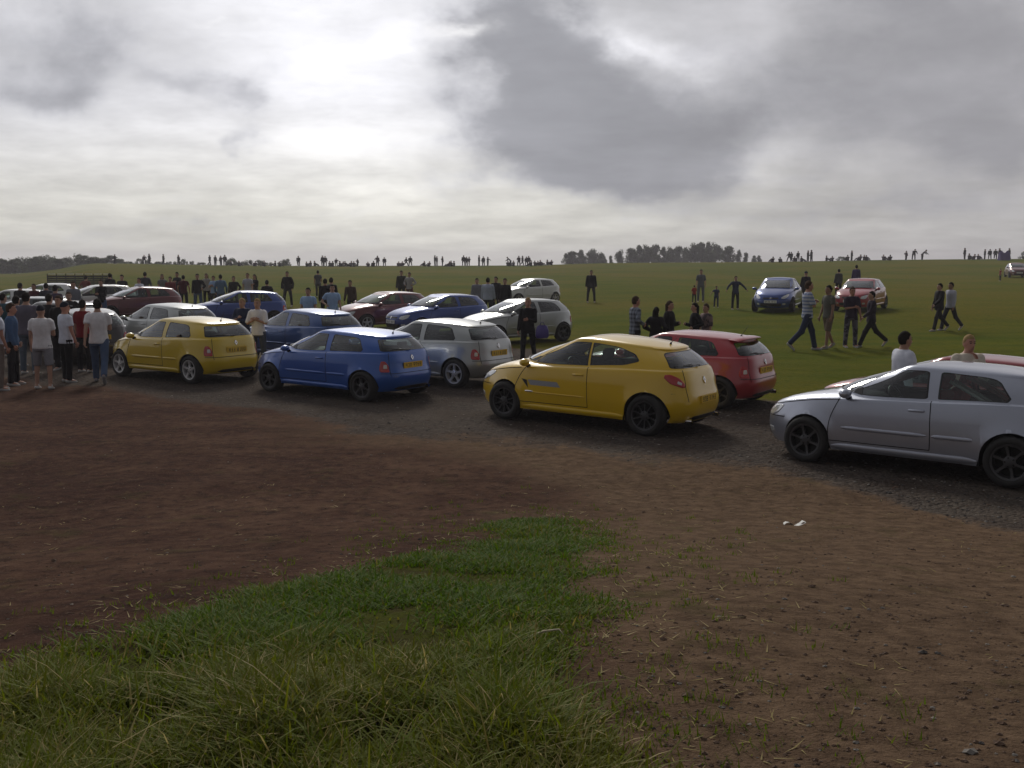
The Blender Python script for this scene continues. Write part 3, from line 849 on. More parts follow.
def fuse(mb, voxel, smooth=2):
    """one continuous skin over the overlapping pieces"""
    me = bpy.data.meshes.new('tmp'); me.from_pydata(mb.v, [], mb.f); me.update()
    o = bpy.data.objects.new('tmp', me); COL.objects.link(o)
    r = o.modifiers.new('r', 'REMESH'); r.mode = 'VOXEL'; r.voxel_size = voxel
    s = o.modifiers.new('s', 'SMOOTH'); s.factor = .5; s.iterations = smooth
    dg = bpy.context.evaluated_depsgraph_get()
    res = bpy.data.meshes.new_from_object(o.evaluated_get(dg))
    bpy.data.objects.remove(o); bpy.data.meshes.remove(me)
    out = ([v.co[:] for v in res.vertices], [tuple(p.vertices) for p in res.polygons])
    bpy.data.meshes.remove(res)
    return out

def rotY(v, a):   # pitch: positive swings a hanging limb forward (+x)
    c, s = math.cos(a), math.sin(a); return Vector((v.x*c - v.z*s, v.y, v.x*s + v.z*c))
def rotX(v, a):
    c, s = math.cos(a), math.sin(a); return Vector((v.x, v.y*c - v.z*s, v.y*s + v.z*c))

ARMS = {  # shoulder pitch, abduction, elbow bend forward, inward turn of the forearm
  'hang': (4, 9, 12, 0), 'hang_b': (-6, 10, 18, 0), 'swing_f': (24, 8, 28, 0), 'swing_b': (-26, 8, 14, 0),
  'crossed': (18, 12, 96, 62), 'pocket': (-8, 20, 38, 30), 'hip': (-18, 34, 88, 30), 'chin': (32, -12, 120, 75), 'out': (14, 50, 14, 0),
  'up': (70, 20, 60, 10), 'camera': (45, 12, 110, 42), 'knees': (48, 8, 30, 20), 'point': (62, 20, 14, 0), 'hold': (14, 6, 86, 40)}
LEGS = {'stand': ((2, 2, 6), (-2, 2, 6)), 'walk': ((22, 10, 3), (-22, 22, 3)), 'stride': ((30, 8, 3), (-30, 20, 3)), 'relax': ((6, 10, 9), (-4, 2, 7)), 'wide': ((0, 3, 14), (0, 3, 14)), 'step': ((12, 6, 4), (-12, 16, 4)), 'sit': ((130, 90, 10), (125, 86, 12))}

def make_person(label, h=1.75, legs='stand', arms=('hang', 'hang'), top=(.3, .3, .3), bottom=(.03, .03, .04), shorts=False, hair='dark', hairstyle='short',
                skin='fair', sleeve=.55, top_pat=None, top2=None, bot_pat=None, bot2=None, jacket=False, lean=0, turn=0, voxel=.017, female=False, wide=1.0, shoe=(.5, .5, .5), detail=True, skirt=False, flip=False):
    s = h/1.75
    lg = LEGS[legs]
    if flip: lg = (lg[1], lg[0])
    seated = legs == 'sit'
    hipz = .93
    sw = .172*wide*(.9 if female else 1)
    J = {}
    pel = Vector((0, 0, hipz))
    foot = {}
    for k, sd in ((0, 1), (1, -1)):
        hf, kf, ab = (R(v) for v in lg[k])
        hip = pel + Vector((0, sd*.095, -.02))
        th = rotX(rotY(Vector((0, 0, -.42)), hf), -0*ab) + Vector((0, sd*math.sin(ab)*.30, 0))
        knee = hip + th
        sh_ = rotY(Vector((0, 0, -.41)), hf - kf) + Vector((0, sd*math.sin(ab)*.10, 0))
        ank = knee + sh_
        J[sd] = dict(hip=hip, knee=knee, ank=ank, pitch=(hf - kf))
    low = min(J[1]['ank'].z, J[-1]['ank'].z) - .085
    if seated: low = pel.z - .12
    ln = R(lean)
    up = Vector((math.sin(ln), 0, math.cos(ln)))
    spine = lambda z: pel + up*(z - hipz)
    for sd in (1, -1):
        sp, ab, eb, inn = (R(v) for v in ARMS[arms[0 if sd > 0 else 1]])
        shd = spine(1.405) + Vector((0, sd*sw, 0))
        ua = rotX(rotY(Vector((0, 0, -.29)), sp), sd*ab)
        el = shd + ua
        f = rotY(Vector((0, 0, -.255)), sp + eb)
        ca, sa = math.cos(-sd*inn), math.sin(-sd*inn)
        f = Vector((f.x*ca - f.y*sa, f.x*sa + f.y*ca, f.z)); f = rotX(f, sd*ab*(.7 if eb < R(60) else .2))
        J[sd].update(sh=shd, el=el, wr=el + f, hd=f.normalized())
    nk = spine(1.50); tz = R(turn)
    hc = spine(1.60) + Vector((.015, 0, 0))
    fx_ = Vector((math.cos(tz), math.sin(tz), 0)); fy_ = Vector((-math.sin(tz), math.cos(tz), 0))
    hp = lambda x, y, z: hc + fx_*x + fy_*y + Vector((0, 0, z))
    def torso(mb, g, z0, top_z=1.50, wb=1.0):
        prof = [(.80, .105, .165), (.90, .118, .172), (1.0, .105, .155), (1.10, .100, .145 if not female else .128), (1.22, .115, .160 if not female else .145), (1.33, .118, .170), (1.40, .100, .158), (1.44, .080, .118), (1.475, .062, .078), (1.50, .055, .060)]
        rings = []
        for z, rx, ry in prof:
            if z < z0 - .001 or z > top_z: continue
            rings.append((spine(z), rx*wide + g, ry*wide + g))
        if z0 not in [p[0] for p in prof]:
            rings.insert(0, (spine(z0), rings[0][1]*wb, rings[0][2]*wb))
        loft(mb, rings)
    # --- body
    b = MB(); b.mats = [None]
    torso(b, 0, .80)
    seg(b, spine(1.46), hp(-.01, 0, -.06), .062, .058)
    ball(b, hp(0, 0, .025), (.098, .077, .112)); 
    ball(b, hp(.028, 0, -.045), (.068, .056, .068))
    if detail:
        seg(b, hp(.088, 0, .02), hp(.112, 0, -.022), .012, .016, 6)
        for sd in (1, -1): ball(b, hp(-.005, sd*.078, -.005), (.018, .012, .032), 8)
    for sd in (1, -1):
        j = J[sd]
        seg(b, j['hip'], j['knee'], .086*wide, .056); seg(b, j['knee'], j['ank'], .055, .038)
        seg(b, j['knee'].lerp(j['ank'], .15) + Vector((-.008, 0, 0)), j['knee'].lerp(j['ank'], .5), .052, .045)
        fd = rotY(Vector((1, 0, -.08)), min(0, j['pitch'])*.9) if not seated else Vector((1, 0, .1))
        j['fd'] = fd
        seg(b, j['ank'] + Vector((0, 0, -.02)) - fd*.03, j['ank'] + fd*.13 + Vector((0, 0, -.035)), .042, .030)
        seg(b, j['sh'], j['el'], .052, .040); seg(b, j['el'], j['wr'], .040, .027)
        pm = j['wr'] + j['hd']*.055
        seg(b, j['wr'], pm, .028, .036, 10, sq=.6)
    V_, F_ = fuse(b, voxel)
    mb = MB(); mb.add(V_, F_, SKIN[skin])
    if detail:
        for sd in (1, -1):
            j = J[sd]; d = j['hd']; pm = j['wr'] + d*.05
            side = d.cross(Vector((0, 1, 0)));
            if side.length < .1: side = Vector((1, 0, 0))
            side.normalize(); cur = d.cross(side)*(-sd)
            if cur.dot(Vector((0, -sd, 0))) < 0: cur = -cur
            for q, (o, ln_) in enumerate(((-.026, .066), (-.009, .078), (.009, .073), (.025, .058))):
                p0 = pm + side*o*1.1; p1 = p0 + d*(ln_*.55) + cur*.006; p2 = p1 + d*(ln_*.35) + cur*.022; p3 = p2 + d*ln_*.08 + cur*.024
                mb.tube([p0, p1, p2, p3], [.0095, .009, .008, .006], SKIN[skin], 6)
            p0 = j['wr'] + d*.02 + side*.026; mb.tube([p0, p0 + side*.022 + d*.025, p0 + side*.024 + d*.052 + cur*.008], [.012, .0105, .008], SKIN[skin], 6)
        for sd in (1, -1):
            c = hp(.088, sd*.031, .022); r_ = .0105
            mb.add([c + fx_*.004 + fy_*(r_*1.3*math.cos(a)) + Vector((0, 0, r_*.7*math.sin(a))) for a in [2*PI*k/8 for k in range(8)]], [tuple(range(8))], EYE)
            mb.tube([hp(.092, sd*.016, .044), hp(.094, sd*.034, .049), hp(.082, sd*.05, .043)], .004, HAIR[hair if hair != 'blond' else 'brown'], 5)
        c = hp(.094, 0, -.062)
        mb.tube([c + fy_*-.022, c + fx_*.005, c + fy_*.022], [.003, .006, .003], LIP, 6)
    # drop to the ground and scale
    def fin(mb):
        mb.v = [((p[0])*s, p[1]*s, (p[2] - low)*s) for p in mb.v]; return mb
    body = fin(mb).build('person')
    tag(body, label, 'person')
    def piece(name, mbx, mat, vx=None, sm=2):
        V2, F2 = fuse(mbx, vx or voxel, sm)
        m2 = MB(); m2.add(V2, F2, mat)
        return fin(m2).build(name, body)
    # --- top
    t = MB(); t.mats = [None]
    hem = .84 if not jacket else .78
    torso(t, .014 + (.014 if jacket else 0), hem, 1.475, 1.03)
    ext = 1.95 if sleeve > 1 else sleeve
    for sd in (1, -1):
        j = J[sd]; g = .014 + (.012 if jacket else 0)
        seg(t, j['sh'] + Vector((0, -sd*.018, -.006)), j['sh'].lerp(j['el'], .35), .060 + g, .056 + g)
        if sleeve > 1:
            seg(t, j['sh'], j['el'], .050 + g, .042 + g); seg(t, j['el'], j['el'].lerp(j['wr'], .93), .043 + g, .032 + g)
        else: seg(t, j['sh'], j['sh'].lerp(j['el'], sleeve + .1), .054 + g, .056 + g, flat=True)
    piece('jacket' if jacket else 'shirt', t, cloth(top, top_pat, top2))
    # --- trousers, shorts or skirt
    q = MB(); q.mats = [None]
    pr = [(spine(.80) if not seated else spine(.82), .115*wide, .175*wide), (spine(.90), .127*wide, .18*wide), (spine(.99), .115*wide, .165*wide), (spine(1.02), .112*wide, .16*wide)]
    loft(q, pr)
    for sd in (1, -1):
        j = J[sd]
        if shorts:
            seg(q, j['hip'], j['hip'].lerp(j['knee'], 1.0), .098*wide, .086, flat=True)
        else:
            seg(q, j['hip'], j['knee'], .098*wide, .073); ball(q, j['knee'], (.086, .078, .086)); seg(q, j['knee'], j['knee'].lerp(j['ank'], .97), .073, .062)
            seg(q, j['knee'].lerp(j['ank'], .6), j['knee'].lerp(j['ank'], 1.02), .064, .066, flat=True)
    piece('shorts' if shorts else 'trousers', q, cloth(bottom, bot_pat, bot2))
    # --- shoes
    for sd in (1, -1):
        j = J[sd]; u = MB(); u.mats = [None]; fd = j['fd']
        a = j['ank']
        seg(u, a + Vector((0, 0, -.045)) - fd*.045, a + fd*.15 + Vector((0, 0, -.05)), .042, .036, sq=.9)
        seg(u, a + Vector((0, 0, .0)), a + Vector((0, 0, -.04)), .046, .046)
        V2, F2 = fuse(u, max(voxel*.8, .012), 1)
        zmin = a.z - .085
        if fd.z > -.15 and not seated: V2 = [(p[0], p[1], max(p[2], zmin)) for p in V2]
        m2 = MB(); m2.add(V2, F2, cloth(shoe)); fin(m2).build('shoe', body)
    # --- hair or cap
    if hairstyle != 'bald':
        hb = MB(); rows = []
        n = 18
        hm = cloth((.02, .022, .035)) if hairstyle == 'cap' else HAIR[hair]
        for k in range(0, 9):
            row = []
            for i in range(n):
                th = 2*PI*i/n; fr = math.cos(th)      # 1 at the face, -1 at the nape
                lim = lerp(2.5, 1.08, sstep(-.45, .62, fr)) if hairstyle != 'cap' else lerp(1.62, 1.25, sstep(-.5, .8, fr))
                a = .02 + (lim - .02)*k/8
                g = 1.05 + .018*math.sin(7*th + 3*k) + .03*math.sin(3.1*th + 1.7*k + h*50)*(0 if hairstyle == 'cap' else 1)
                if k == 8: g = 1.0
                row.append(hp(-.006 + .098*g*math.sin(a)*fr, .077*g*math.sin(a)*math.sin(th)*1.04, .028 + .112*g*math.cos(a)))
            rows.append(row)
        hb.grid(rows, hm, closed=True); hb.f.append(tuple(range(n-1, -1, -1))); hb.m.append(0)
        if hairstyle == 'long':
            o = []
            for z, w_, x in ((.05, .08, -.075), (-.06, .092, -.07), (-.16, .10, -.065), (-.25, .085, -.075), (-.30, .05, -.085)):
                o.append([hp(x + .045*math.cos(2*PI*i/12), w_*math.sin(2*PI*i/12), z) for i in range(12)])
            hb.grid(o, hm, closed=True); e = len(hb.v) - 12; hb.f.append(tuple(range(e, e + 12))); hb.m.append(0)
        if hairstyle == 'cap':
            brim = [[hp(.075 + .085*kk*math.cos(a), .072*math.sin(a), .055 - .012*kk - .01*abs(math.sin(a))) for a in [-PI/2 + PI*i/10 for i in range(11)]] for kk in (0, .5, 1)]
            hb.grid(brim, hm); hb.grid([[p - Vector((0, 0, .006)) for p in r_] for r_ in brim], hm)
        fin(hb).build('cap' if hairstyle == 'cap' else 'hair', body)
    return body

def merge_person(body, name='person'):
    """a far figure whose parts are too small to show: one mesh"""
    mb = MB()
    for o in [body] + list(body.children):
        me = o.data
        for p in me.polygons:
            pass
        off = len(mb.v); mb.v += [v.co[:] for v in me.vertices]
        ks = [mb.mi(m) for m in me.materials]
        for p in me.polygons: mb.f.append(tuple(i + off for i in p.vertices)); mb.m.append(ks[p.material_index])
    for o in list(body.children): bpy.data.objects.remove(o)
    bpy.data.objects.remove(body)
    return mb
# ---------------------------------------------------------------- camera
CAM_Z = 2.6; F_PX = 1000.0; PITCH = R(7.07)
cam = bpy.data.cameras.new('camera'); cam_o = bpy.data.objects.new('camera', cam); COL.objects.link(cam_o)
cam.sensor_width = 36; cam.lens = 36*F_PX/1024; cam.clip_start = .1; cam.clip_end = 20000
cam_o.location = (0, 0, CAM_Z); cam_o.rotation_euler = (PI/2 - PITCH, 0, 0)
scene.camera = cam_o

# ---------------------------------------------------------------- the lie of the land
MIDP = [(26, 0), (40, .10), (56, .27), (100, .85), (130, 1.35), (160, 1.75)]
RIGHTP = [(26, 0), (36, .12), (43, .45), (60, .66), (95, .95), (130, 1.95), (160, 2.70)]
CREST = [(-1.5, 1.0), (-.50, .15), (-.46, .8), (-.41, 2.05), (-.3, 1.75), (-.2, 1.62), (0, 1.68), (.1, 2.1), (.25, 2.3), (.4, 2.66), (.55, 2.78), (1.5, 2.8)]
def ground(x, y):
    r = math.hypot(x, y)
    z = 0.0
    # the grassy bank the photographer stands on
    z += 1.0*(1 - sstep(2.5, 11.5, r))*(1 if y > -3 else 1)
    if y > 22:
        a = x/y
        k = sstep(.06, .22, a)
        zc = interp(CREST, a)
        if y <= 160:
            z = lerp(interp(MIDP, y)*zc/1.75, interp(RIGHTP, y)*zc/2.7, k)
        else:
            d = y - 160
            z = zc - .006*d*sstep(0, 60, d) - 6e-5*d*d if d < 300 else zc - .006*d - 6e-5*300*300 - .02*(d - 300)
    z += -.20*math.exp(-(((x - 6.9)/2.6)**2 + ((y - 15.3)/2.0)**2))
    n = mnoise.noise((x*.35, y*.35, 3.1))
    amp = .035*(1 - sstep(30, 90, r)) 
    if r < 14: z += n*amp + .018*mnoise.noise((x*1.3, y*1.3, 7.7)) + .010*mnoise.noise((x*4.1, y*4.1, 1.7))
    elif r < 120: z += n*amp*.6
    return z

def px_dir(px, py):
    u = (px - 512)/F_PX; v = (384 - py)/F_PX
    c, s = math.cos(PITCH), math.sin(PITCH)
    return Vector((u, c + v*s, -s + v*c))
def unproject(px, py):
    """where the line of sight through a pixel of the photograph meets the ground"""
    d = px_dir(px, py); t = 1.0; last = 1.0
    while t < 400:
        p = Vector((0, 0, CAM_Z)) + d*t
        if p.z < ground(p.x, p.y):
            a, b = last, t
            for _ in range(30):
                m = (a+b)/2; p = Vector((0, 0, CAM_Z)) + d*m
                if p.z < ground(p.x, p.y): b = m
                else: a = m
            return Vector((p.x, p.y, ground(p.x, p.y)))
        last = t; t += max(.1, t*.01)
    p = Vector((0, 0, CAM_Z)) + d*160
    return Vector((p.x, p.y, ground(p.x, p.y)))
def at(px, D):
    """the ground point D metres out, in the direction of column px"""
    x = (px - 512)/F_PX*D*1.0
    return Vector((x, D, ground(x, D)))

# ---------------------------------------------------------------- ground sheets
FRONT = [(-40, 42), (-20, 28), (-11.3, 22), (-8.2, 20), (-5.7, 18.2), (-2.8, 15.6), (-.46, 14.3), (1.43, 13.3), (3.04, 12.3), (4.07, 10.7), (4.6, 9.2), (8, 6.0), (20, 0)]
BACK = [(-60, 62), (-24, 47), (-6.7, 36.5), (-2.3, 32.5), (1.4, 27), (3.2, 22.0), (5, 18.9), (9.5, 17.6), (14, 15), (40, 5)]
GP = [(-60, 720), (0, 688), (100, 640), (200, 606), (280, 586), (330, 575), (400, 560), (450, 546), (490, 525), (540, 514), (590, 522), (618, 556), (590, 600), (600, 660), (645, 720), (700, 790), (760, 860)]
GPW = [unproject(min(max(p[0], -400), 1400), p[1]) for p in GP]
GPOLY = [(p.x, p.y) for p in GPW] + [(1.5, -2), (-6, -2), (-7, 2.5)]
def seg_d(px, py, a, b):
    dx, dy = b[0]-a[0], b[1]-a[1]; t = max(0, min(1, ((px-a[0])*dx + (py-a[1])*dy)/(dx*dx+dy*dy + 1e-12)))
    return math.hypot(px - a[0] - t*dx, py - a[1] - t*dy)
def in_poly(x, y, P):
    c = False; j = len(P) - 1
    for i in range(len(P)):
        if (P[i][1] > y) != (P[j][1] > y) and x < (P[j][0]-P[i][0])*(y-P[i][1])/(P[j][1]-P[i][1]) + P[i][0]: c = not c
        j = i
    return c
def grass_near(x, y):
    """signed depth (m) inside the foreground grass"""
    if y > 14 or abs(x) > 12: return -9
    d = min(seg_d(x, y, GPOLY[i-1], GPOLY[i]) for i in range(len(GPOLY)))
    return d if in_poly(x, y, GPOLY) else -d
def masks(x, y):
    """(gravel, grass) shares of the surface at a point"""
    n = mnoise.noise((x*.5, y*.5, 11.3)) + .6*mnoise.noise((x*1.7, y*1.7, 4.2))
    f = y - interp(FRONT, x); b = y - interp(BACK, x)
    sc = .25 + .03*max(0, y)
    grav = sstep(-1.0, 1.2, f + n*.8)
    gr = sstep(-.9, .9, b/sc*.5 + n*.9)
    g2 = grass_near(x, y) if y < 14 else -9
    g2 = sstep(-.45, .75, g2 + n*.34)
    return grav*(1 - gr), max(gr, g2)

def pale(x, y):
    """share of dry sandy earth: most on the right of the bare ground and along the edge of the track"""
    n = mnoise.noise((x*.4, y*.4, 51.0)) + .5*mnoise.noise((x*1.3, y*1.3, 8.0))
    f = interp(FRONT, x) - y
    return min(1, max(0, sstep(-.6, 2.2, x - .10*y + 1.5 + n*1.1) + .8*(1 - sstep(.2, 2.6, f + n))*sstep(-7, 0, x)))
def make_ground():
    angs = []
    a = -PI
    while a < PI - 1e-6:
        angs.append(a)
        fa = abs(a)
        a += R(.24) if fa < R(34) else (R(1.5) if fa < R(60) else R(8))
    rs = [.6]
    while rs[-1] < 1500: rs.append(rs[-1]*(1.014 if rs[-1] < 60 else (1.03 if rs[-1] < 300 else 1.12)))
    V = []; A1 = []; A2 = []
    for r in rs:
        for a in angs:
            x, y = r*math.sin(a), r*math.cos(a)
            V.append((x, y, ground(x, y)))
            g, q = masks(x, y); A1.append(g); A2.append(q)
    n = len(angs); groups = {'ground': [], 'gravel_track': [], 'grass_field': []}
    for j in range(len(rs) - 1):
        for i in range(n):
            f = (j*n + i, j*n + (i+1) % n, (j+1)*n + (i+1) % n, (j+1)*n + i)
            g = sum(A1[k] for k in f)/4; q = sum(A2[k] for k in f)/4
            far = rs[j] > 12.5
            groups['grass_field' if (q > .5 and far) else ('gravel_track' if g > .5 and rs[j] > 6 else 'ground')].append(f[::-1])
    V.append((0, 0, ground(0, 0))); A1.append(0); A2.append(1); c = len(V) - 1
    for i in range(n): groups['ground'].append((c, (i+1) % n, i))
    for nm, F in groups.items():
        idx = {}; vv = []; ff = []
        for f in F:
            t = []
            for k in f:
                if k not in idx: idx[k] = len(vv); vv.append(k)
                t.append(idx[k])
            ff.append(t)
        me = bpy.data.meshes.new(nm); me.from_pydata([V[k] for k in vv], [], ff)
        at1 = me.attributes.new('gravel', 'FLOAT', 'POINT'); at1.data.foreach_set('value', [A1[k] for k in vv])
        at3 = me.attributes.new('pale', 'FLOAT', 'POINT'); at3.data.foreach_set('value', [pale(V[k][0], V[k][1]) for k in vv])
        at2 = me.attributes.new('grass', 'FLOAT', 'POINT'); at2.data.foreach_set('value', [A2[k] for k in vv])
        me.polygons.foreach_set('use_smooth', [True]*len(ff)); me.materials.append(M['earth']); me.update()
        o = bpy.data.objects.new(nm, me); COL.objects.link(o); tag(o, kind='structure')

def node(nt, typ, ins=None, **kw):
    n = nt.nodes.new(typ)
    for k, v in kw.items(): setattr(n, k, v)
    for k, v in (ins or {}).items():
        s = n.inputs[k]
        if isinstance(v, bpy.types.NodeSocket): nt.links.new(v, s)
        else: s.default_value = v
    return n
def mixc(nt, f, a, b, blend='MIX'):
    n = node(nt, 'ShaderNodeMix', data_type='RGBA', blend_type=blend)
    for k, v in ((0, f), (6, a), (7, b)):
        if isinstance(v, bpy.types.NodeSocket): nt.links.new(v, n.inputs[k])
        else: n.inputs[k].default_value = v if k == 0 else (*v, 1)
    return n.outputs[2]
def mth(nt, op, a, b=None, c=None, clamp=False):
    n = node(nt, 'ShaderNodeMath', operation=op, use_clamp=clamp)
    for k, v in enumerate((a, b, c)):
        if v is None: continue
        if isinstance(v, bpy.types.NodeSocket): nt.links.new(v, n.inputs[k])
        else: n.inputs[k].default_value = v
    return n.outputs[0]
def ramp(nt, f, a, b, lo=0.0, hi=1.0):
    n = node(nt, 'ShaderNodeMapRange', {'Value': f, 'From Min': a, 'From Max': b, 'To Min': lo, 'To Max': hi}, interpolation_type='SMOOTHSTEP')
    return n.outputs[0]

def earth_material():
    m, nt, b = new_mat('earth'); M['earth'] = m
    geo = node(nt, 'ShaderNodeNewGeometry'); P = geo.outputs['Position']
    def nz(scale, detail=6, rough=.6, sc=(1, 1, 1), rot=0.0, dist=0.0):
        mp = node(nt, 'ShaderNodeMapping', {'Vector': P, 'Scale': sc, 'Rotation': (0, 0, rot)})
        return node(nt, 'ShaderNodeTexNoise', {'Vector': mp.outputs[0], 'Scale': scale, 'Detail': detail, 'Roughness': rough, 'Distortion': dist}).outputs['Fac']
    ag = node(nt, 'ShaderNodeAttribute', attribute_name='gravel').outputs['Fac']; aq = node(nt, 'ShaderNodeAttribute', attribute_name='grass').outputs['Fac']
    big, mid, fine, grit = nz(.22, 5), nz(1.1, 7, .65), nz(6.5, 8, .7), nz(38, 4, .7)
    # bare reddish earth with dark damp patches and wheel ruts
    ruts = nz(.9, 6, .62, (.28, 2.2, 1), R(-24), .6)
    e = mixc(nt, ramp(nt, mid, .32, .70), DIRT_A, DIRT_B)
    e = mixc(nt, ramp(nt, ruts, .50, .72, 0, .6), e, DIRT_C)
    e = mixc(nt, ramp(nt, big, .46, .62, 0, .70), e, DIRT_D)
    e = mixc(nt, ramp(nt, fine, .48, .66, 0, .8), e, (.032, .019, .015))
    e = mixc(nt, ramp(nt, grit, .56, .72, 0, .5), e, (.21, .15, .105))
    e = mixc(nt, ramp(nt, fine, .50, .28, 0, .35), e, (.17, .105, .066))
    ap = node(nt, 'ShaderNodeAttribute', attribute_name='pale').outputs['Fac']
    e = mixc(nt, mth(nt, 'MULTIPLY', ramp(nt, mth(nt, 'ADD', ap, mth(nt, 'MULTIPLY_ADD', fine, .8, -.4)), .2, .9), .8), e, mixc(nt, ramp(nt, fine, .3, .7), DIRT_P, DIRT_Q))
    # dry grass litter in the earth
    lit = nz(9, 6, .75, (1, .35, 1), R(15))
    e = mixc(nt, ramp(nt, lit, .58, .76, 0, .55), e, (.17, .13, .06))
    weed = nz(1.6, 7, .7); e = mixc(nt, ramp(nt, weed, .56, .72, 0, .45), e, (.070, .066, .022))
    # grey stony track
    vor = node(nt, 'ShaderNodeTexVoronoi', {'Vector': P, 'Scale': 22.0, 'Randomness': 1.0}); cell = vor.outputs['Color']
    hv = node(nt, 'ShaderNodeSeparateColor', {0: cell}).outputs[0]
    g = mixc(nt, hv, (.055, .045, .040), (.115, .096, .083))
    g = mixc(nt, ramp(nt, mid, .40, .68, 0, .7), g, (.070, .052, .042))
    g = mixc(nt, ramp(nt, big, .48, .62, 0, .45), g, (.13, .108, .088))
    gm = ramp(nt, mth(nt, 'ADD', ag, mth(nt, 'MULTIPLY_ADD', fine, .9, -.45)), .25, .75)
    c = mixc(nt, gm, e, g)
    # field grass
    st = nz(.55, 6, .6, (.35, 1.2, 1)); pat = nz(.055, 5); blade = nz(7, 5, .75, (1, .5, 1))
    q = mixc(nt, ramp(nt, st, .35, .68), GRASS_A, GRASS_B)
    q = mixc(nt, ramp(nt, pat, .42, .62, 0, .8), q, GRASS_C)
    q = mixc(nt, ramp(nt, blade, .42, .70, 0, .6), q, GRASS_D)
    py_ = node(nt, 'ShaderNodeSeparateXYZ', {0: P}).outputs[1]
    q = mixc(nt, ramp(nt, py_, 13.5, 11.0, 0, .85), q, mixc(nt, ramp(nt, fine, .35, .65), (.050, .038, .018), (.062, .070, .012)))
    qm = ramp(nt, mth(nt, 'ADD', aq, mth(nt, 'MULTIPLY_ADD', blade, .8, -.40)), .35, .70)
    c = mixc(nt, qm, c, q)
    nt.links.new(c, b.inputs['Base Color'])
    b.inputs['Roughness'].default_value = 1.0; b.inputs['Specular IOR Level'].default_value = .03
    hgt = mth(nt, 'ADD', mth(nt, 'MULTIPLY', fine, .6), mth(nt, 'MULTIPLY', grit, .18))
    hgt = mth(nt, 'ADD', hgt, mth(nt, 'MULTIPLY', mid, 1.6))
    hgt = mth(nt, 'ADD', hgt, mth(nt, 'MULTIPLY', mth(nt, 'MULTIPLY', vor.outputs['Distance'], -.5), gm))
    bp = node(nt, 'ShaderNodeBump', {'Height': hgt, 'Strength': 1.0, 'Distance': .085})
    nt.links.new(bp.outputs[0], b.inputs['Normal'])
DIRT_P, DIRT_Q = (.185, .125, .080), (.098, .064, .041)
DIRT_A, DIRT_B, DIRT_C, DIRT_D = (.066, .034, .024), (.110, .062, .042), (.040, .020, .015), (.046, .022, .018)
GRASS_A, GRASS_B, GRASS_C, GRASS_D = (.066, .086, .003), (.104, .108, .004), (.134, .106, .011), (.046, .068, .002)
earth_material()
make_ground()

# ---------------------------------------------------------------- grass on the bank, stones
def leaf_mat(name, cols, transl=.35):
    m, nt, b = new_mat(name)
    at_ = node(nt, 'ShaderNodeAttribute', attribute_name='tone').outputs['Fac']
    cr = node(nt, 'ShaderNodeValToRGB', {'Fac': at_}); e = cr.color_ramp.elements
    e[0].position = 0; e[0].color = (*cols[0], 1); e[1].position = 1; e[1].color = (*cols[-1], 1)
    for k, c in enumerate(cols[1:-1]): x = e.new((k+1)/(len(cols)-1)); x.color = (*c, 1)
    b.inputs['Roughness'].default_value = .65; b.inputs['Specular IOR Level'].default_value = .25
    nt.links.new(cr.outputs[0], b.inputs['Base Color'])
    tr = node(nt, 'ShaderNodeBsdfTranslucent'); nt.links.new(cr.outputs[0], tr.inputs[0])
    mx = node(nt, 'ShaderNodeMixShader', {0: transl, 1: b.outputs[0], 2: tr.outputs[0]})
    nt.links.new(mx.outputs[0], nt.nodes['Material Output'].inputs[0])
    return m
M['blade'] = leaf_mat('grass_blades', [(.074, .146, .003), (.125, .172, .004), (.155, .152, .010), (.27, .215, .052), (.48, .39, .18)], .47)

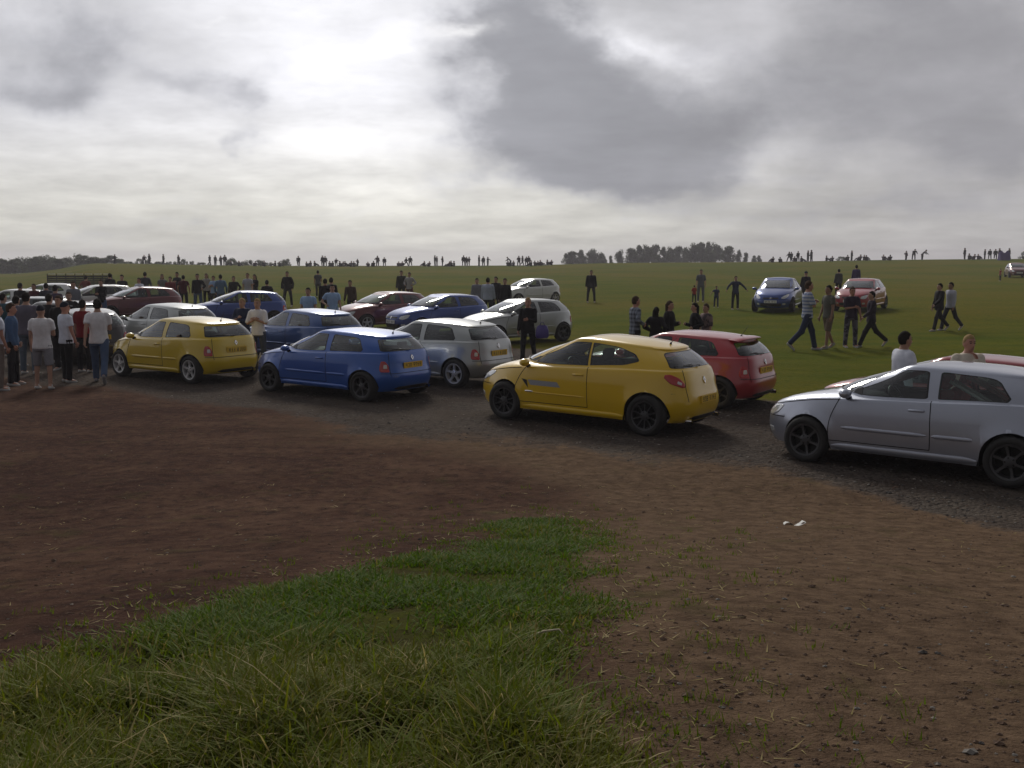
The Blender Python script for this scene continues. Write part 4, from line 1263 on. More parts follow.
def make_grass():
    r = random.Random(11); V = []; F = []; T = []
    n = 0
    xs = [p[0] for p in GPOLY]; x0, x1 = -4.2, 2.3
    tries = 0
    while n < 76000 and tries < 400000:
        tries += 1
        y = 2.4 + 7.4*r.random()**1.45; x = x0 + (x1 - x0)*r.random()
        if abs(x)/max(y, .1) > .62: continue
        d = grass_near(x, y) + .42*(mnoise.noise((x*.5, y*.5, 11.3)) + .6*mnoise.noise((x*1.7, y*1.7, 4.2)))
        cl = mnoise.noise((x*2.1, y*2.1, 20.5)); c2 = mnoise.noise((x*.8, y*.8, 33.0))
        if r.random() > sstep(-.45, .45, d)**1.5*(.72 + 1.0*cl): continue
        if -cl > .25 and r.random() < .6: continue
        n += 1
        near = 1 - sstep(2.9, 4.7, y + .25*x)
        L = (.045 + .070*near)*(.6 + .9*r.random())*(1 + .7*max(0, cl))*sstep(-.3, .5, d + .15)
        if r.random() < .03: L *= 1.8
        dry = .05 + .34*near + .25*c2 + .22*(r.random() - .5) + .3*max(0, -.2 - c2) + .15*sstep(.2, 1.5, x)
        tone = min(1, max(0, dry + (.5 if r.random() < .13 else 0)))
        a = r.random()*2*PI; w = (.0022 + .002*r.random())*(1 + .10*y); bend = L*(.25 + .9*r.random()); lean = (.25*r.random())*L
        ca, sa = math.cos(a), math.sin(a); z = ground(x, y) - .01
        o = len(V); px_, py_ = -sa*w, ca*w
        for k, t in enumerate((0, .4, .75)):
            ww = (1, .85, .5)[k]; ox = ca*(bend*t*t + lean*t); oy = sa*(bend*t*t + lean*t); oz = L*(t - .28*t*t*min(1, bend/L))
            V.append((x + ox + px_*ww, y + oy + py_*ww, z + oz)); V.append((x + ox - px_*ww, y + oy - py_*ww, z + oz)); T += [tone, tone]
        V.append((x + ca*(bend + lean), y + sa*(bend + lean), z + L*(1 - .28*min(1, bend/L)))); T.append(min(1, tone + .12))
        F += [(o, o+1, o+3, o+2), (o+2, o+3, o+5, o+4), (o+4, o+5, o+6)]
    # thin weeds and straws beyond the edge of the bank
    for k in range(3200):
        y = r.uniform(3.0, 11.5); x = r.uniform(-.62, .62)*y
        d = grass_near(x, y)
        if d > .1 or r.random() > .06 + .94*sstep(-1.7, 0, d)**1.6 or masks(x, y)[0] > .4: continue
        green = r.random() < .55 and d > -1.5
        for j in range(r.randint(5, 13) if green else r.randint(1, 3)):
            a = r.random()*2*PI; ca, sa = math.cos(a), math.sin(a); L = r.uniform(.02, .06) if green else r.uniform(.03, .10)
            bx, by = x + r.gauss(0, .035), y + r.gauss(0, .035); z = ground(bx, by); w = (.002 + .0012*r.random())*(1 + .08*y)
            rise = L*r.uniform(.5, .95) if green else .006; out = L*r.uniform(.2, .7) if green else L
            o = len(V); tn = r.uniform(.05, .35) if green else r.uniform(.7, 1)
            V += [(bx - sa*w, by + ca*w, z + .003), (bx + sa*w, by - ca*w, z + .003), (bx + ca*out, by + sa*out, z + rise + .004)]; T += [tn]*3; F.append((o, o+1, o+2))
    me = bpy.data.meshes.new('grass'); me.from_pydata(V, [], F)
    t = me.attributes.new('tone', 'FLOAT', 'POINT'); t.data.foreach_set('value', T)
    me.materials.append(M['blade']); me.update()
    o = bpy.data.objects.new('grass', me); COL.objects.link(o)
    tag(o, 'long green and straw coloured grass on the bank in the foreground', 'grass', kind='stuff')
make_grass()

def make_stones():
    r = random.Random(5); mb = MB()
    mats = [pmat('stone_grey', (.16, .145, .13), .9, noise_amt=.3), pmat('stone_dark', (.05, .043, .04), .9, noise_amt=.3), pmat('stone_pale', (.24, .21, .18), .9, noise_amt=.2), pmat('clod', (.105, .064, .042), .95, noise_amt=.3)]
    n = 0
    while n < 9000:
        px_ = r.uniform(-60, 1090); py_ = 372 + 396*r.random()**1.1
        p = unproject(px_, py_)
        if p.y < 3 or p.y > 27: continue
        g, q = masks(p.x, p.y)
        if r.random() < q*1.1: continue
        if r.random() > .34 + .66*g + .2*mnoise.noise((p.x, p.y, 0)): continue
        n += 1
        s = .005 + .012*r.random()**2.2 + (.018*r.random() if r.random() < .03 else 0)
        if g < .4: s *= .62
        if g < .3 and r.random() < .8: k = 3
        else: k = r.choice((0, 0, 1, 3, 3, 2)) if g < .3 or r.random() < .6 else 1
        a = r.random()*PI; vs = []
        for d in ((1, 0, 0), (-1, 0, 0), (0, 1, 0), (0, -1, 0), (0, 0, 1), (.7, .7, .5), (-.7, .6, .55), (.6, -.7, .5), (-.6, -.7, .45)):
            j = s*(.75 + .5*r.random()); x, y = d[0]*math.cos(a) - d[1]*math.sin(a), d[0]*math.sin(a) + d[1]*math.cos(a)
            vs.append((p.x + x*j*1.3, p.y + y*j, p.z + d[2]*j*.75 + s*.1))
        mb.add(vs, [(0, 5, 4), (5, 2, 4), (2, 6, 4), (6, 1, 4), (1, 8, 4), (8, 3, 4), (3, 7, 4), (7, 0, 4), (0, 2, 5), (2, 1, 6), (1, 3, 8), (3, 0, 7)], mats[k])
    o = mb.build('gravel', smooth=False)
    tag(o, 'loose stones and clods scattered over the track and bare earth', 'gravel', kind='stuff')
make_stones()

# a crumpled strip of white litter on the earth
def litter():
    p = unproject(794, 525); mb = MB()
    rows = []
    for k in range(9):
        t = k/8; x = -.10 + .20*t; zz = .012 + .012*math.sin(9*t) + (.018 if t > .8 else 0)
        rows.append([(p.x + x, p.y + .02*math.sin(5*t) + w, p.z + zz + .006*math.sin(8*t + w*60)) for w in (-.018, 0, .018)])
    mb.grid(rows, M['paper']); mb.grid([[(q[0], q[1], q[2] - .004) for q in r_] for r_ in rows], M['paper'])
    rows = [[(p.x + .10 - .11*t, p.y - .04 + w - .01*t, p.z + .008 + .03*(1-t)**3) for w in (-.01, .01)] for t in [k/5 for k in range(6)]]
    mb.grid(rows, M['paper'])
    tag(mb.build('paper_scrap'), 'crumpled strip of white paper lying on bare earth', 'litter', )
litter()
def twig():
    p = unproject(548, 642); mb = MB()
    mb.tube([p + Vector((-.10, -.03, .03)), p + Vector((-.02, .0, .05)), p + Vector((.05, .01, .055)), p + Vector((.07, -.02, .04))], [.004, .005, .004, .002], pmat('dry_stalk', (.42, .36, .26), .8, noise_amt=.2), 6)
    tag(mb.build('dry_stalk'), 'pale dry stalk lying on the short grass at the edge of the bank', 'stalk')
twig()
# ---------------------------------------------------------------- sky, sun
SUN_EL, SUN_AZ = R(36), R(-8)          # azimuth from +y, negative to the left
def make_world():
    w = bpy.data.worlds.new('World'); scene.world = w; w.use_nodes = True
    nt = w.node_tree; bg = nt.nodes['Background']
    d = node(nt, 'ShaderNodeTexCoord').outputs['Generated']
    d = node(nt, 'ShaderNodeVectorMath', {0: d}, operation='NORMALIZE').outputs[0]
    sep = node(nt, 'ShaderNodeSeparateXYZ', {0: d}); X, Y, Z = sep.outputs
    yy = mth(nt, 'MAXIMUM', Y, .12)
    ax = mth(nt, 'DIVIDE', X, yy); az = mth(nt, 'DIVIDE', Z, yy)
    # cloud sheet seen in perspective
    zz = mth(nt, 'ADD', mth(nt, 'MAXIMUM', Z, 0.0), .16)
    q = node(nt, 'ShaderNodeCombineXYZ', {0: mth(nt, 'DIVIDE', X, zz), 1: mth(nt, 'DIVIDE', Y, zz), 2: 0.0}).outputs[0]
    def nz(scale, detail=7, rough=.55, off=0.0, vec=q):
        mp = node(nt, 'ShaderNodeMapping', {'Vector': vec, 'Location': (off, off*.7, off*.3)})
        return node(nt, 'ShaderNodeTexNoise', {'Vector': mp.outputs[0], 'Scale': scale, 'Detail': detail, 'Roughness': rough}).outputs
    f1 = nz(1.1, 8, .58)['Fac']; f2 = nz(2.6, 8, .6, 5.0)['Fac']; f3 = nz(.5, 6, .55, 9.0)['Fac']
    pd = node(nt, 'ShaderNodeCombineXYZ', {0: ax, 1: mth(nt, 'MULTIPLY', az, 1.5), 2: 0.0}).outputs[0]
    w1 = nz(5.5, 6, .55, 2.0, pd)['Color']; 
    ws = node(nt, 'ShaderNodeSeparateColor', {0: w1}).outputs
    wx = mth(nt, 'ADD', ax, mth(nt, 'MULTIPLY_ADD', ws[0], .26, -.13)); wz = mth(nt, 'ADD', az, mth(nt, 'MULTIPLY_ADD', ws[1], .13, -.065))
    pw = node(nt, 'ShaderNodeCombineXYZ', {0: wx, 1: wz, 2: 0.0}).outputs[0]
    p0 = node(nt, 'ShaderNodeCombineXYZ', {0: ax, 1: az, 2: 0.0}).outputs[0]
    def blob(px, py, rx, ry, wgt, vec):
        s = node(nt, 'ShaderNodeVectorMath', {0: vec, 1: ((px-512)/1000, (260-py)/1000, 0)}, operation='SUBTRACT').outputs[0]
        s = node(nt, 'ShaderNodeVectorMath', {0: s, 1: (1000/rx, 1000/ry, 0)}, operation='MULTIPLY').outputs[0]
        s = node(nt, 'ShaderNodeVectorMath', {0: s, 1: s}, operation='DOT_PRODUCT').outputs['Value']
        return mth(nt, 'MULTIPLY', mth(nt, 'POWER', 2.718, mth(nt, 'MULTIPLY', s, -1.0)), wgt)
    def total(bl, vec):
        t = None
        for b in bl:
            o = blob(*b, vec); t = o if t is None else mth(nt, 'ADD', t, o)
        return t
    front = ramp(nt, Y, .0, .25)
    dark = total(DARK, pw)
    dark = mth(nt, 'ADD', dark, mth(nt, 'MULTIPLY_ADD', f2, .7, -.35))
    f4 = nz(11, 6, .6, 4.0, pd)['Fac']; dark = mth(nt, 'ADD', dark, mth(nt, 'MULTIPLY_ADD', f4, 1.0, -.5))
    m = mth(nt, 'MULTIPLY', ramp(nt, dark, .10, 1.0), front)
    lite = total(LITE, pw)
    glare = mth(nt, 'MULTIPLY', total(GLARE, p0), front)
    # base cloud deck: pale over the field, duller to the right and overhead and behind
    base = mth(nt, 'MULTIPLY', mth(nt, 'MULTIPLY_ADD', f1, .42, .44), mth(nt, 'MULTIPLY_ADD', f2, .75, .62))
    right = ramp(nt, ax, -.12, .42, 1.0, .74)
    base = mth(nt, 'MULTIPLY', base, right)
    base = mth(nt, 'MULTIPLY', base, ramp(nt, Z, .22, .75, 1.0, SKY_TOP))
    base = mth(nt, 'MULTIPLY', base, ramp(nt, Y, -.35, .35, SKY_BACK, 1.0))
    L = mth(nt, 'ADD', base, mth(nt, 'MULTIPLY', glare, mth(nt, 'MULTIPLY_ADD', f2, .9, .55)))
    L = mth(nt, 'ADD', L, mth(nt, 'MULTIPLY', mth(nt, 'MULTIPLY', lite, front), mth(nt, 'MULTIPLY_ADD', f2, .8, .3)))
    dk = mth(nt, 'MULTIPLY_ADD', f1, .26, .165)
    L = node(nt, 'ShaderNodeMix', {0: mth(nt, 'MULTIPLY', m, .84), 2: L, 3: dk}, data_type='FLOAT').outputs[0]
    # tint: warm near the ground, violet grey in the shaded cloud
    tint = mixc(nt, ramp(nt, az, .02, .17), (1.03, 1.01, .93), (.985, .985, 1.03))
    tint = mixc(nt, m, tint, (.98, .99, 1.08))
    tint = mixc(nt, ramp(nt, ax, .0, .5, 0, .5), tint, (1.0, .97, 1.02))
    cloud = node(nt, 'ShaderNodeVectorMath', {0: tint, 'Scale': L}, operation='SCALE').outputs[0]
    sky = node(nt, 'ShaderNodeTexSky', sky_type='NISHITA', sun_disc=False, sun_elevation=SUN_EL, sun_rotation=SUN_AZ, air_density=1.0, dust_density=1.5, ozone_density=1.0)
    sk = node(nt, 'ShaderNodeVectorMath', {0: sky.outputs[0], 'Scale': .09}, operation='SCALE').outputs[0]
    gap = mth(nt, 'MULTIPLY', mth(nt, 'MULTIPLY', total(GAPS, pw), front), ramp(nt, f2, .42, .60))
    col = mixc(nt, mth(nt, 'MINIMUM', gap, .6), cloud, sk)
    # the ground below the horizon throws back little light
    nt.links.new(col, bg.inputs['Color']); bg.inputs['Strength'].default_value = 1.0
    s = bpy.data.lights.new('sun', 'SUN'); s.energy = SUN_E; s.angle = R(14); s.color = (1.0, .95, .86)
    so = bpy.data.objects.new('sun', s); COL.objects.link(so)
    dirv = Vector((math.sin(SUN_AZ)*math.cos(SUN_EL), math.cos(SUN_AZ)*math.cos(SUN_EL), math.sin(SUN_EL)))
    so.rotation_euler = dirv.to_track_quat('Z', 'Y').to_euler(); so.location = (0, 0, 60)
SUN_E = 1.85; SKY_TOP = .72; SKY_BACK = .34
DARK = [(505, 20, 55, 70, .8), (520, 90, 70, 70, .7), (585, 125, 120, 62, .85), (668, 142, 95, 48, .85), (570, 172, 110, 22, .55),
        (900, 30, 150, 75, .8), (930, 135, 140, 45, .62), (1020, 90, 100, 90, .5), (790, 212, 110, 14, .36), (940, 205, 120, 22, .36), (800, 95, 60, 30, .3), (710, 60, 40, 40, .15),
        (20, 40, 110, 55, .56), (130, 60, 90, 45, .44), (215, 95, 55, 22, .42), (262, 110, 26, 14, .4), (272, 142, 24, 16, .5), (15, 100, 60, 20, .30), (75, 105, 30, 25, .3),
        (110, 232, 130, 14, .22), (300, 232, 120, 10, .18)]
LITE = [(590, 42, 42, 20, .5), (655, 52, 60, 12, .35), (760, 150, 40, 34, .14), (735, 30, 30, 40, .12), (640, 75, 60, 12, .12), (770, 150, 50, 30, .10), (70, 75, 50, 14, .12), (540, 215, 120, 20, .08), (130, 150, 140, 60, .16), (430, 190, 120, 70, .12)]
GLARE = [(350, 75, 120, 105, .34), (300, 15, 190, 50, .14), (330, 160, 170, 60, .10)]
GAPS = [(345, 15, 22, 9, 1.0), (385, 52, 28, 8, .9), (265, 25, 20, 6, .5), (455, 25, 25, 8, .6)]
make_world()
def make_haze():
    mb = MB(); x, y0, y1, z0, z1 = 1560, -1560, 1560, -42, 14
    mb.add([(-x, y0, z0), (x, y0, z0), (x, y1, z0), (-x, y1, z0), (-x, y0, z1), (x, y0, z1), (x, y1, z1), (-x, y1, z1)], [(3, 2, 1, 0), (4, 5, 6, 7), (0, 1, 5, 4), (1, 2, 6, 5), (2, 3, 7, 6), (3, 0, 4, 7)], None)
    m = bpy.data.materials.new('haze'); m.use_nodes = True; nt = m.node_tree; nt.nodes.clear()
    o = nt.nodes.new('ShaderNodeOutputMaterial'); v = nt.nodes.new('ShaderNodeVolumePrincipled'); v.inputs['Color'].default_value = (.89, .86, .93, 1); v.inputs['Density'].default_value = HAZE; v.inputs['Anisotropy'].default_value = .3
    nt.links.new(v.outputs[0], o.inputs['Volume']); mb.mats = [m]
    tag(mb.build('haze', smooth=False), kind='stuff')
HAZE = .00065
make_haze()
scene.view_settings.view_transform = 'Standard'; scene.view_settings.look = 'None'
scene.view_settings.exposure = 0.0; scene.view_settings.gamma = 1.0
scene.cycles.use_denoising = True
scene.cycles.max_bounces = 8; scene.cycles.transparent_max_bounces = 16
scene.cycles.sample_clamp_indirect = 4.0
# ---------------------------------------------------------------- the cars
PAINT = {
 'yellow': paint_mat('paint_yellow', (.74, .47, .0005), 0, .3, .02), 'yellow_dull': paint_mat('paint_yellow_dull', (.68, .47, .001), 0, .32, .06),
 'blue': paint_mat('paint_blue', (.003, .088, .42), .2, .3, .04), 'blue_dark': paint_mat('paint_blue_dark', (.008, .060, .24), .35, .3, .25),
 'blue_violet': paint_mat('paint_blue_violet', (.012, .056, .28), .35, .3, .25), 'silver': paint_mat('paint_silver', (.40, .43, .52), .55, .32, .30),
 'silver_grey': paint_mat('paint_silver_grey', (.36, .38, .38), .5, .32, .3), 'white': paint_mat('paint_white', (.72, .74, .74), 0, .35, .2),
 'red': paint_mat('paint_red', (.36, .008, .022), 0, .3, .25), 'red_deep': paint_mat('paint_red_deep', (.28, .02, .03), .2, .3, .25), 'maroon': paint_mat('paint_maroon', (.13, .015, .02), .3, .3, .25),
 'black': paint_mat('paint_black', (.02, .014, .018), .2, .3, .3), 'grey': paint_mat('paint_grey', (.11, .12, .13), .4, .3, .3), 'pale_silver': paint_mat('paint_pale_silver', (.5, .5, .48), .5, .3, .3)}
PROTO = {}
def car(kind, paint, x, y, a, label, group=None, zs=1.0):
    """a hatchback whose nose points a degrees from straight left (positive: away from the camera)"""
    if kind not in PROTO:
        S, kw = {'old': (OLD, dict(wheel='silver')), 'old_dark': (OLD, dict(wheel='six')), 'old_sport': (OLD, dict(wheel='six', spoiler=True)), 'new': (NEW, dict(wheel='multi', decal=True, glass='glass')),
                 'old_red_seats': (OLD, dict(wheel='five_dark', seats='red_seat')), 'new_plain': (NEW, dict(wheel='multi'))}[kind]
        PROTO[kind] = (make_car(S, **kw), [False])
    root, used = PROTO[kind]
    if not used[0]: o = root; used[0] = 'pending'
    else: o = copy_tree(root)
    recolour_copy(o, paint)
    d = Vector((-math.cos(R(a)), math.sin(R(a)))); l = Vector((-d.y, d.x))
    S = NEW if kind.startswith('new') else OLD
    h = {}
    for nm, u, v in (('f', S['wb'][0], 0), ('r', S['wb'][1], 0), ('l', 0, .72), ('q', 0, -.72)):
        h[nm] = ground(x + d.x*u + l.x*v, y + d.y*u + l.y*v)
    zz = (h['f'] + h['r'] + h['l'] + h['q'])/4 + .004
    dirv = Vector((d.x*S['wb'][0]*2, d.y*S['wb'][0]*2, h['f'] - h['r'])).normalized(); lat = Vector((l.x*1.44, l.y*1.44, h['l'] - h['q'])).normalized()
    up = dirv.cross(lat).normalized(); lat = up.cross(dirv)
    mt = Matrix((dirv, lat, up)).transposed().to_4x4(); mt.translation = (x, y, zz)
    o.matrix_world = mt @ Matrix.Diagonal((1, 1, zs, 1))
    tag(o, label, 'car', group)
    return o
def recolour_copy(root, paint):
    for o in root.children_recursive:
        if o.type == 'MESH':
            for sl in o.material_slots:
                if sl.material and sl.material.name.startswith('paint_'):
                    sl.link = 'OBJECT'; sl.material = PAINT[paint]
Q = 'cars queuing along the stony track'; R2 = 'cars in the second row'; FP = 'cars parked facing the track'; FC = 'cars out on the field'; LC = 'cars packed together at the left'
car('old_red_seats', 'silver', 5.27, 12.60, 41.5, 'silver three-door hatchback with dark wheels and red seats, nearest car at right edge', Q)
car('new', 'yellow', 1.41, 16.14, 35.5, 'glossy yellow hatchback with dark multi-spoke wheels and silver door decal', Q)
car('old_dark', 'blue', -3.33, 19.6, 34.5, 'bright blue hatchback with yellow rear number plate, behind the yellow car in the queue', Q, .95)
car('old', 'yellow_dull', -7.34, 22.3, 35, 'duller yellow hatchback with silver wheels next to the men in white tees', Q)
car('old', 'silver_grey', -1.73, 21.6, 35, 'silver grey hatchback seen from behind between bright blue and yellow cars', R2)
car('old_sport', 'red', 3.06, 18.7, 36, 'dark red hatchback with roof spoiler behind the glossy yellow car', R2, .96)
car('old', 'red_deep', 6.75, 15.2, 38, 'red hatchback mostly hidden behind the silver car at right', R2)
car('old', 'blue_dark', -5.45, 26.0, 40, 'dark blue hatchback seen from behind, beside the two people between queue cars', R2)
car('old', 'silver_grey', -10.0, 28.8, 36, 'silver hatchback half hidden behind the duller yellow hatchback', R2)
car('old_dark', 'black', -11.2, 26.2, 56, 'black hatchback with yellow rear plate beside the man in jeans', LC)
car('old', 'maroon', -4.75, 37.2, -40, 'maroon hatchback facing left between light blue shirts and a blue car', FP)
car('old', 'blue_violet', -2.55, 35.2, -38, 'violet blue hatchback with bright windscreen beside the maroon car', FP)
car('old_dark', 'silver_grey', .15, 31.4, -34, 'silver hatchback with bright windscreen behind the man in black', FP)
car('old', 'white', .9, 54.5, -36, 'small white hatchback alone on the field left of the man in a dark jacket', FC)
car('old_dark', 'blue_violet', -10.45, 38.2, -22, 'violet blue hatchback with side windows lit, behind the silver hatchback at left', FP)
car('old', 'pale_silver', -18.5, 44.4, -34, 'pale silver hatchback with wide bright windscreen at far left', LC)
car('old_dark', 'maroon', -15.8, 42.2, -34, 'dark maroon hatchback with pale roof line beside the pale silver one', LC)
car('old', 'grey', -16.4, 33.6, -20, 'grey hatchback behind the heads of the men in white tees', LC)
car('old_dark', 'black', -14.0, 30.6, 30, 'black hatchback tucked in between the crowd and a grey hatchback', LC)
car('old', 'white', -21.3, 42.5, -10, 'white hatchback at the far left edge behind the crowd', LC)
car('old', 'white', -23.2, 49.5, -15, 'white hatchback farthest back among the cars at left', LC)
car('new_plain', 'blue_violet', 11.75, 44.2, -66, 'blue and silver hatchback facing the camera on the field', FC)
car('old_dark', 'red', 15.3, 44.0, -58, 'red hatchback with pale bonnet on the field behind the four walkers', FC)
car('old_dark', 'maroon', 47.6, 95, -72, 'tiny dark hatchback far out on the field at right edge', FC)

# ---------------------------------------------------------------- trees
BARK = pmat('bark', (.055, .042, .033), .9, noise_amt=.4, noise_scale=6)
M['leaf'] = leaf_mat('tree_leaves', [(.034, .050, .022), (.060, .080, .034), (.085, .110, .045)], .35)
def tree_mesh(seed, h, w, style, n=1500, leaf=.30):
    r = random.Random(seed); tb = MB()
    th = h*(.30 if style == 'round' else .2)
    tb.tube([(0, 0, -.6), (.03*h*.2, 0, th*.5), (r.uniform(-.2, .2), r.uniform(-.2, .2), th), (r.uniform(-.3, .3), r.uniform(-.3, .3), h*.8)], [h*.026, h*.02, h*.016, h*.005], BARK, 7)
    clumps = []
    for k in range(26 if style != 'bush' else 16):
        t = r.random()
        if style == 'round':
            z = h*(.28 + .66*t); rad = w*.5*math.sin(PI*min(1, .16 + .80*t))**.7
        elif style == 'poplar':
            z = h*(.15 + .8*t); rad = w*.32*math.sin(PI*min(1, .22 + .76*t))
        else:
            z = h*(.08 + .75*t); rad = w*.5*math.sqrt(max(0, 1 - t*t*.9))
        a = r.random()*2*PI; q = rad*r.random()**.5
        p = Vector((q*math.cos(a), q*math.sin(a), z)); clumps.append((p, (w*.13 + .05*h)*r.uniform(.7, 1.25)))
        if style != 'bush' and k % 2 == 0:
            tb.tube([(0, 0, th + (z - th)*.3 if z > th else th*.8), p*.6 + Vector((0, 0, z*.36)), p], [h*.009, h*.006, h*.002], BARK, 5)
    V = []; F = []; T = []
    for k in range(n):
        c, cr = clumps[r.randrange(len(clumps))]
        d = Vector((r.gauss(0, 1), r.gauss(0, 1), r.gauss(0, .8))); d = d.normalized()*cr*r.random()**.35
        p = c + d
        a = Vector((r.gauss(0, 1), r.gauss(0, 1), r.gauss(0, .7))).normalized(); b = a.cross(Vector((r.gauss(0, 1), r.gauss(0, 1), r.gauss(0, 1)))).normalized()
        s = leaf*r.uniform(.5, 1.2); o = len(V)
        V += [p + a*s, p + b*s*.6, p - a*s, p - b*s*.6]; F.append((o, o+1, o+2, o+3)); tt = r.random(); T += [tt]*4
    me = bpy.data.meshes.new('crown'); me.from_pydata([tuple(v) for v in V], [], F)
    t_ = me.attributes.new('tone', 'FLOAT', 'POINT'); t_.data.foreach_set('value', T); me.materials.append(M['leaf']); me.update()
    return tb, me
TREES = {}
def tree(kind, px, D, z_top_px, wpx, label, group, seed=0):
    p = at(px, D); ztop = CAM_Z - (z_top_px - 260)/1000*D; h = ztop - p.z
    key = (kind, seed % 3)
    if key not in TREES:
        tb, me = tree_mesh(seed*7 + len(kind), 8.0 if kind != 'bush' else 4.0, 7.0 if kind != 'poplar' else 5.0, kind, {'round': 3200, 'poplar': 1800, 'bush': 1700}[kind], .36 if kind != 'bush' else .26)
        tr = tb.build('trunk'); TREES[key] = (tr.data, me); bpy.data.objects.remove(tr)
    root = empty('bush' if kind == 'bush' else 'tree', p, rnd.random()*6.28)
    for nm, me in (('trunk', TREES[key][0]), ('crown', TREES[key][1])):
        o = bpy.data.objects.new(nm, me); COL.objects.link(o); o.parent = root
    sz = h/(8.0 if kind != 'bush' else 4.0); sw_ = wpx/1000*D/(7.0 if kind != 'poplar' else 5.0)
    root.scale = (sw_, sw_, sz)
    tag(root, label, 'bush' if kind == 'bush' else 'tree', group)
G1 = 'trees in the clump behind the crest'
for k, (px, top, w, kd) in enumerate([(571, 252, 16, 'round'), (580, 251, 14, 'round'), (592, 250, 17, 'round'), (601, 254, 10, 'round')]):
    tree(kd, px, 290 + 6*(k % 3), top, w, 'rounded dark tree in the small separate clump left of the main clump', G1, k)
tree('poplar', 610, 285, 256, 6, 'small pointed tree in the gap between the two clumps', G1, 1)
tree('round', 619, 292, 250.5, 9, 'slender pale tree standing at the left end of the main clump', G1, 2)
for k, (px, top, w) in enumerate([(630, 249, 15), (638, 246.5, 14), (646, 246, 15), (654, 245.5, 14), (662, 248, 13), (669, 248, 12), (677, 247, 13), (684, 249, 10), (692, 244.5, 14), (699, 243.5, 15), (707, 243.5, 14), (714, 244, 14), (727, 247, 16)]):
    tree('round', px, 284 + 7*(k % 4), top, w, 'tall dark leafy tree in the main clump on the horizon', G1, k)
for k, (px, top, w) in enumerate([(737, 251, 8), (744, 253, 8), (752, 255, 7), (757, 256, 7)]):
    tree('poplar', px, 286 + 4*k, top, w, 'low pointed tree tapering off the right end of the clump', G1, k)
G2 = 'hedgerow trees on the left horizon'
r2 = random.Random(3)
for k, px in enumerate(range(-40, 118, 8)):
    tree('bush', px + 4 + r2.uniform(-2, 2), 222 + r2.uniform(-6, 6), 262.5 + r2.uniform(-2, 2), r2.uniform(20, 28), 'dark hedge bush filling in below the trees on the far left horizon', 'hedge bushes on the left horizon', k)
    tree('round' if k % 3 else 'bush', px + r2.uniform(-3, 3), 215 + r2.uniform(-12, 12), 256.6 + r2.uniform(-2.6, 3.0) + (1.5 if px < 30 else 0), r2.uniform(15, 24), 'dark hedgerow tree on the far left horizon', G2, k)
for k, px in enumerate([121, 127, 133, 141, 150, 158, 164, 172, 180, 187, 194, 204, 232, 238, 244, 252, 262, 270, 284, 290]):
    tree('bush', px + r2.uniform(-2, 2), 205 + r2.uniform(-10, 10), 260.3 + r2.uniform(-2.2, 1.6), r2.uniform(7, 13), 'small dark bush just showing over the field crest at left', 'bushes along the crest', k)
for k, (px, top, w) in enumerate([(839, 256.6, 10), (1021, 251.5, 10)]):
    tree('bush', px, 178, top, w, ['single rounded bush on the crest above the red car on the field', 'pointed bush on the crest at the right picture edge'][k], None, k)

# ---------------------------------------------------------------- low barrier with pale capping, purple shelter
def barrier():
    p = at(82, 74); root = empty('barrier_fence', p)
    dk = pmat('barrier_dark', (.030, .026, .030), .8, noise_amt=.4, noise_scale=3); pale = pmat('barrier_pale', (.55, .53, .5), .6, noise_amt=.15)
    w = .064*74
    for k in range(8):
        mb = MB(); x = -w/2 + w*k/7; mb.box((x, 0, .52), (.07, .07, 1.10), dk, .008); mb.build('post', root)
    for k in range(7):
        mb = MB(); x = -w/2 + w*(k + .5)/7
        for q in range(6): mb.box((x, -.02, .12 + q*.16), (w/7 - .075, .03, .13), dk, .006)
        o = mb.build('panel', root)
        mb = MB(); mb.box((x, -.02, 1.09), (w/7*.72, .10, .06), pale, .01); mb.build('cap_board', o)
    tag(root, 'long low dark barrier with pale capping behind the cars at left', 'barrier')
barrier()
def shelter():
    p = at(1000, 152); mb = MB(); mat = pmat('purple_nylon', (.06, .035, .17), .7, noise_amt=.25, noise_scale=3)
    rows = []
    for k in range(9):
        t = k/8; x = -.75 + 1.5*t; hgt = 1.25 + .14*math.sin(3*t*PI) + (.1 if k in (2, 6) else 0)
        rows.append([(x + .05*math.sin(5*t), -.55, -.05), (x, -.42, hgt*.7), (x, -.1, hgt), (x, .25, hgt*.85), (x, .5, -.05)])
    mb.grid(rows, mat)
    for r_ in (rows[0], rows[-1]): mb.add(r_, [(0, 1, 2, 3, 4)], mat)
    o = mb.build('wind_shelter', angle=40); o.location = p
    tag(o, 'small purple fabric shelter on the crest among standing people', 'shelter')
shelter()
def bag():
    pass

# ---------------------------------------------------------------- people near enough to tell apart
W, WB, LB = (.76, .75, .78), (.60, .64, .74), (.30, .44, .66)
DK, BK, NV = (.018, .016, .020), (.010, .009, .011), (.02, .03, .07)
JEAN, GREY = (.07, .11, .20), (.16, .16, .16)
def stand(p, face, label, h=1.75, group=None, **kw):
    far = p.y
    kw.setdefault('voxel', .017 if far < 32 else (.021 if far < 62 else .028))
    o = make_person(label, h=h, **kw)
    z = ground(p.x, p.y); o.location = (p.x, p.y, z - .006); o.rotation_euler = (0, 0, R(face))
    if group: o['group'] = group
    return o
def feet(px, py): return unproject(px, py)
GL = 'men standing in the crowd at left'
stand(at(41, 20.2), 95, 'man in white tee and long grey shorts seen from behind', 1.72, GL, top=W, bottom=(.24, .24, .27), shorts=True, arms=('hang', 'hold'), hair='brown', hairstyle='cap', shoe=(.6, .6, .6), legs='relax', wide=1.08)
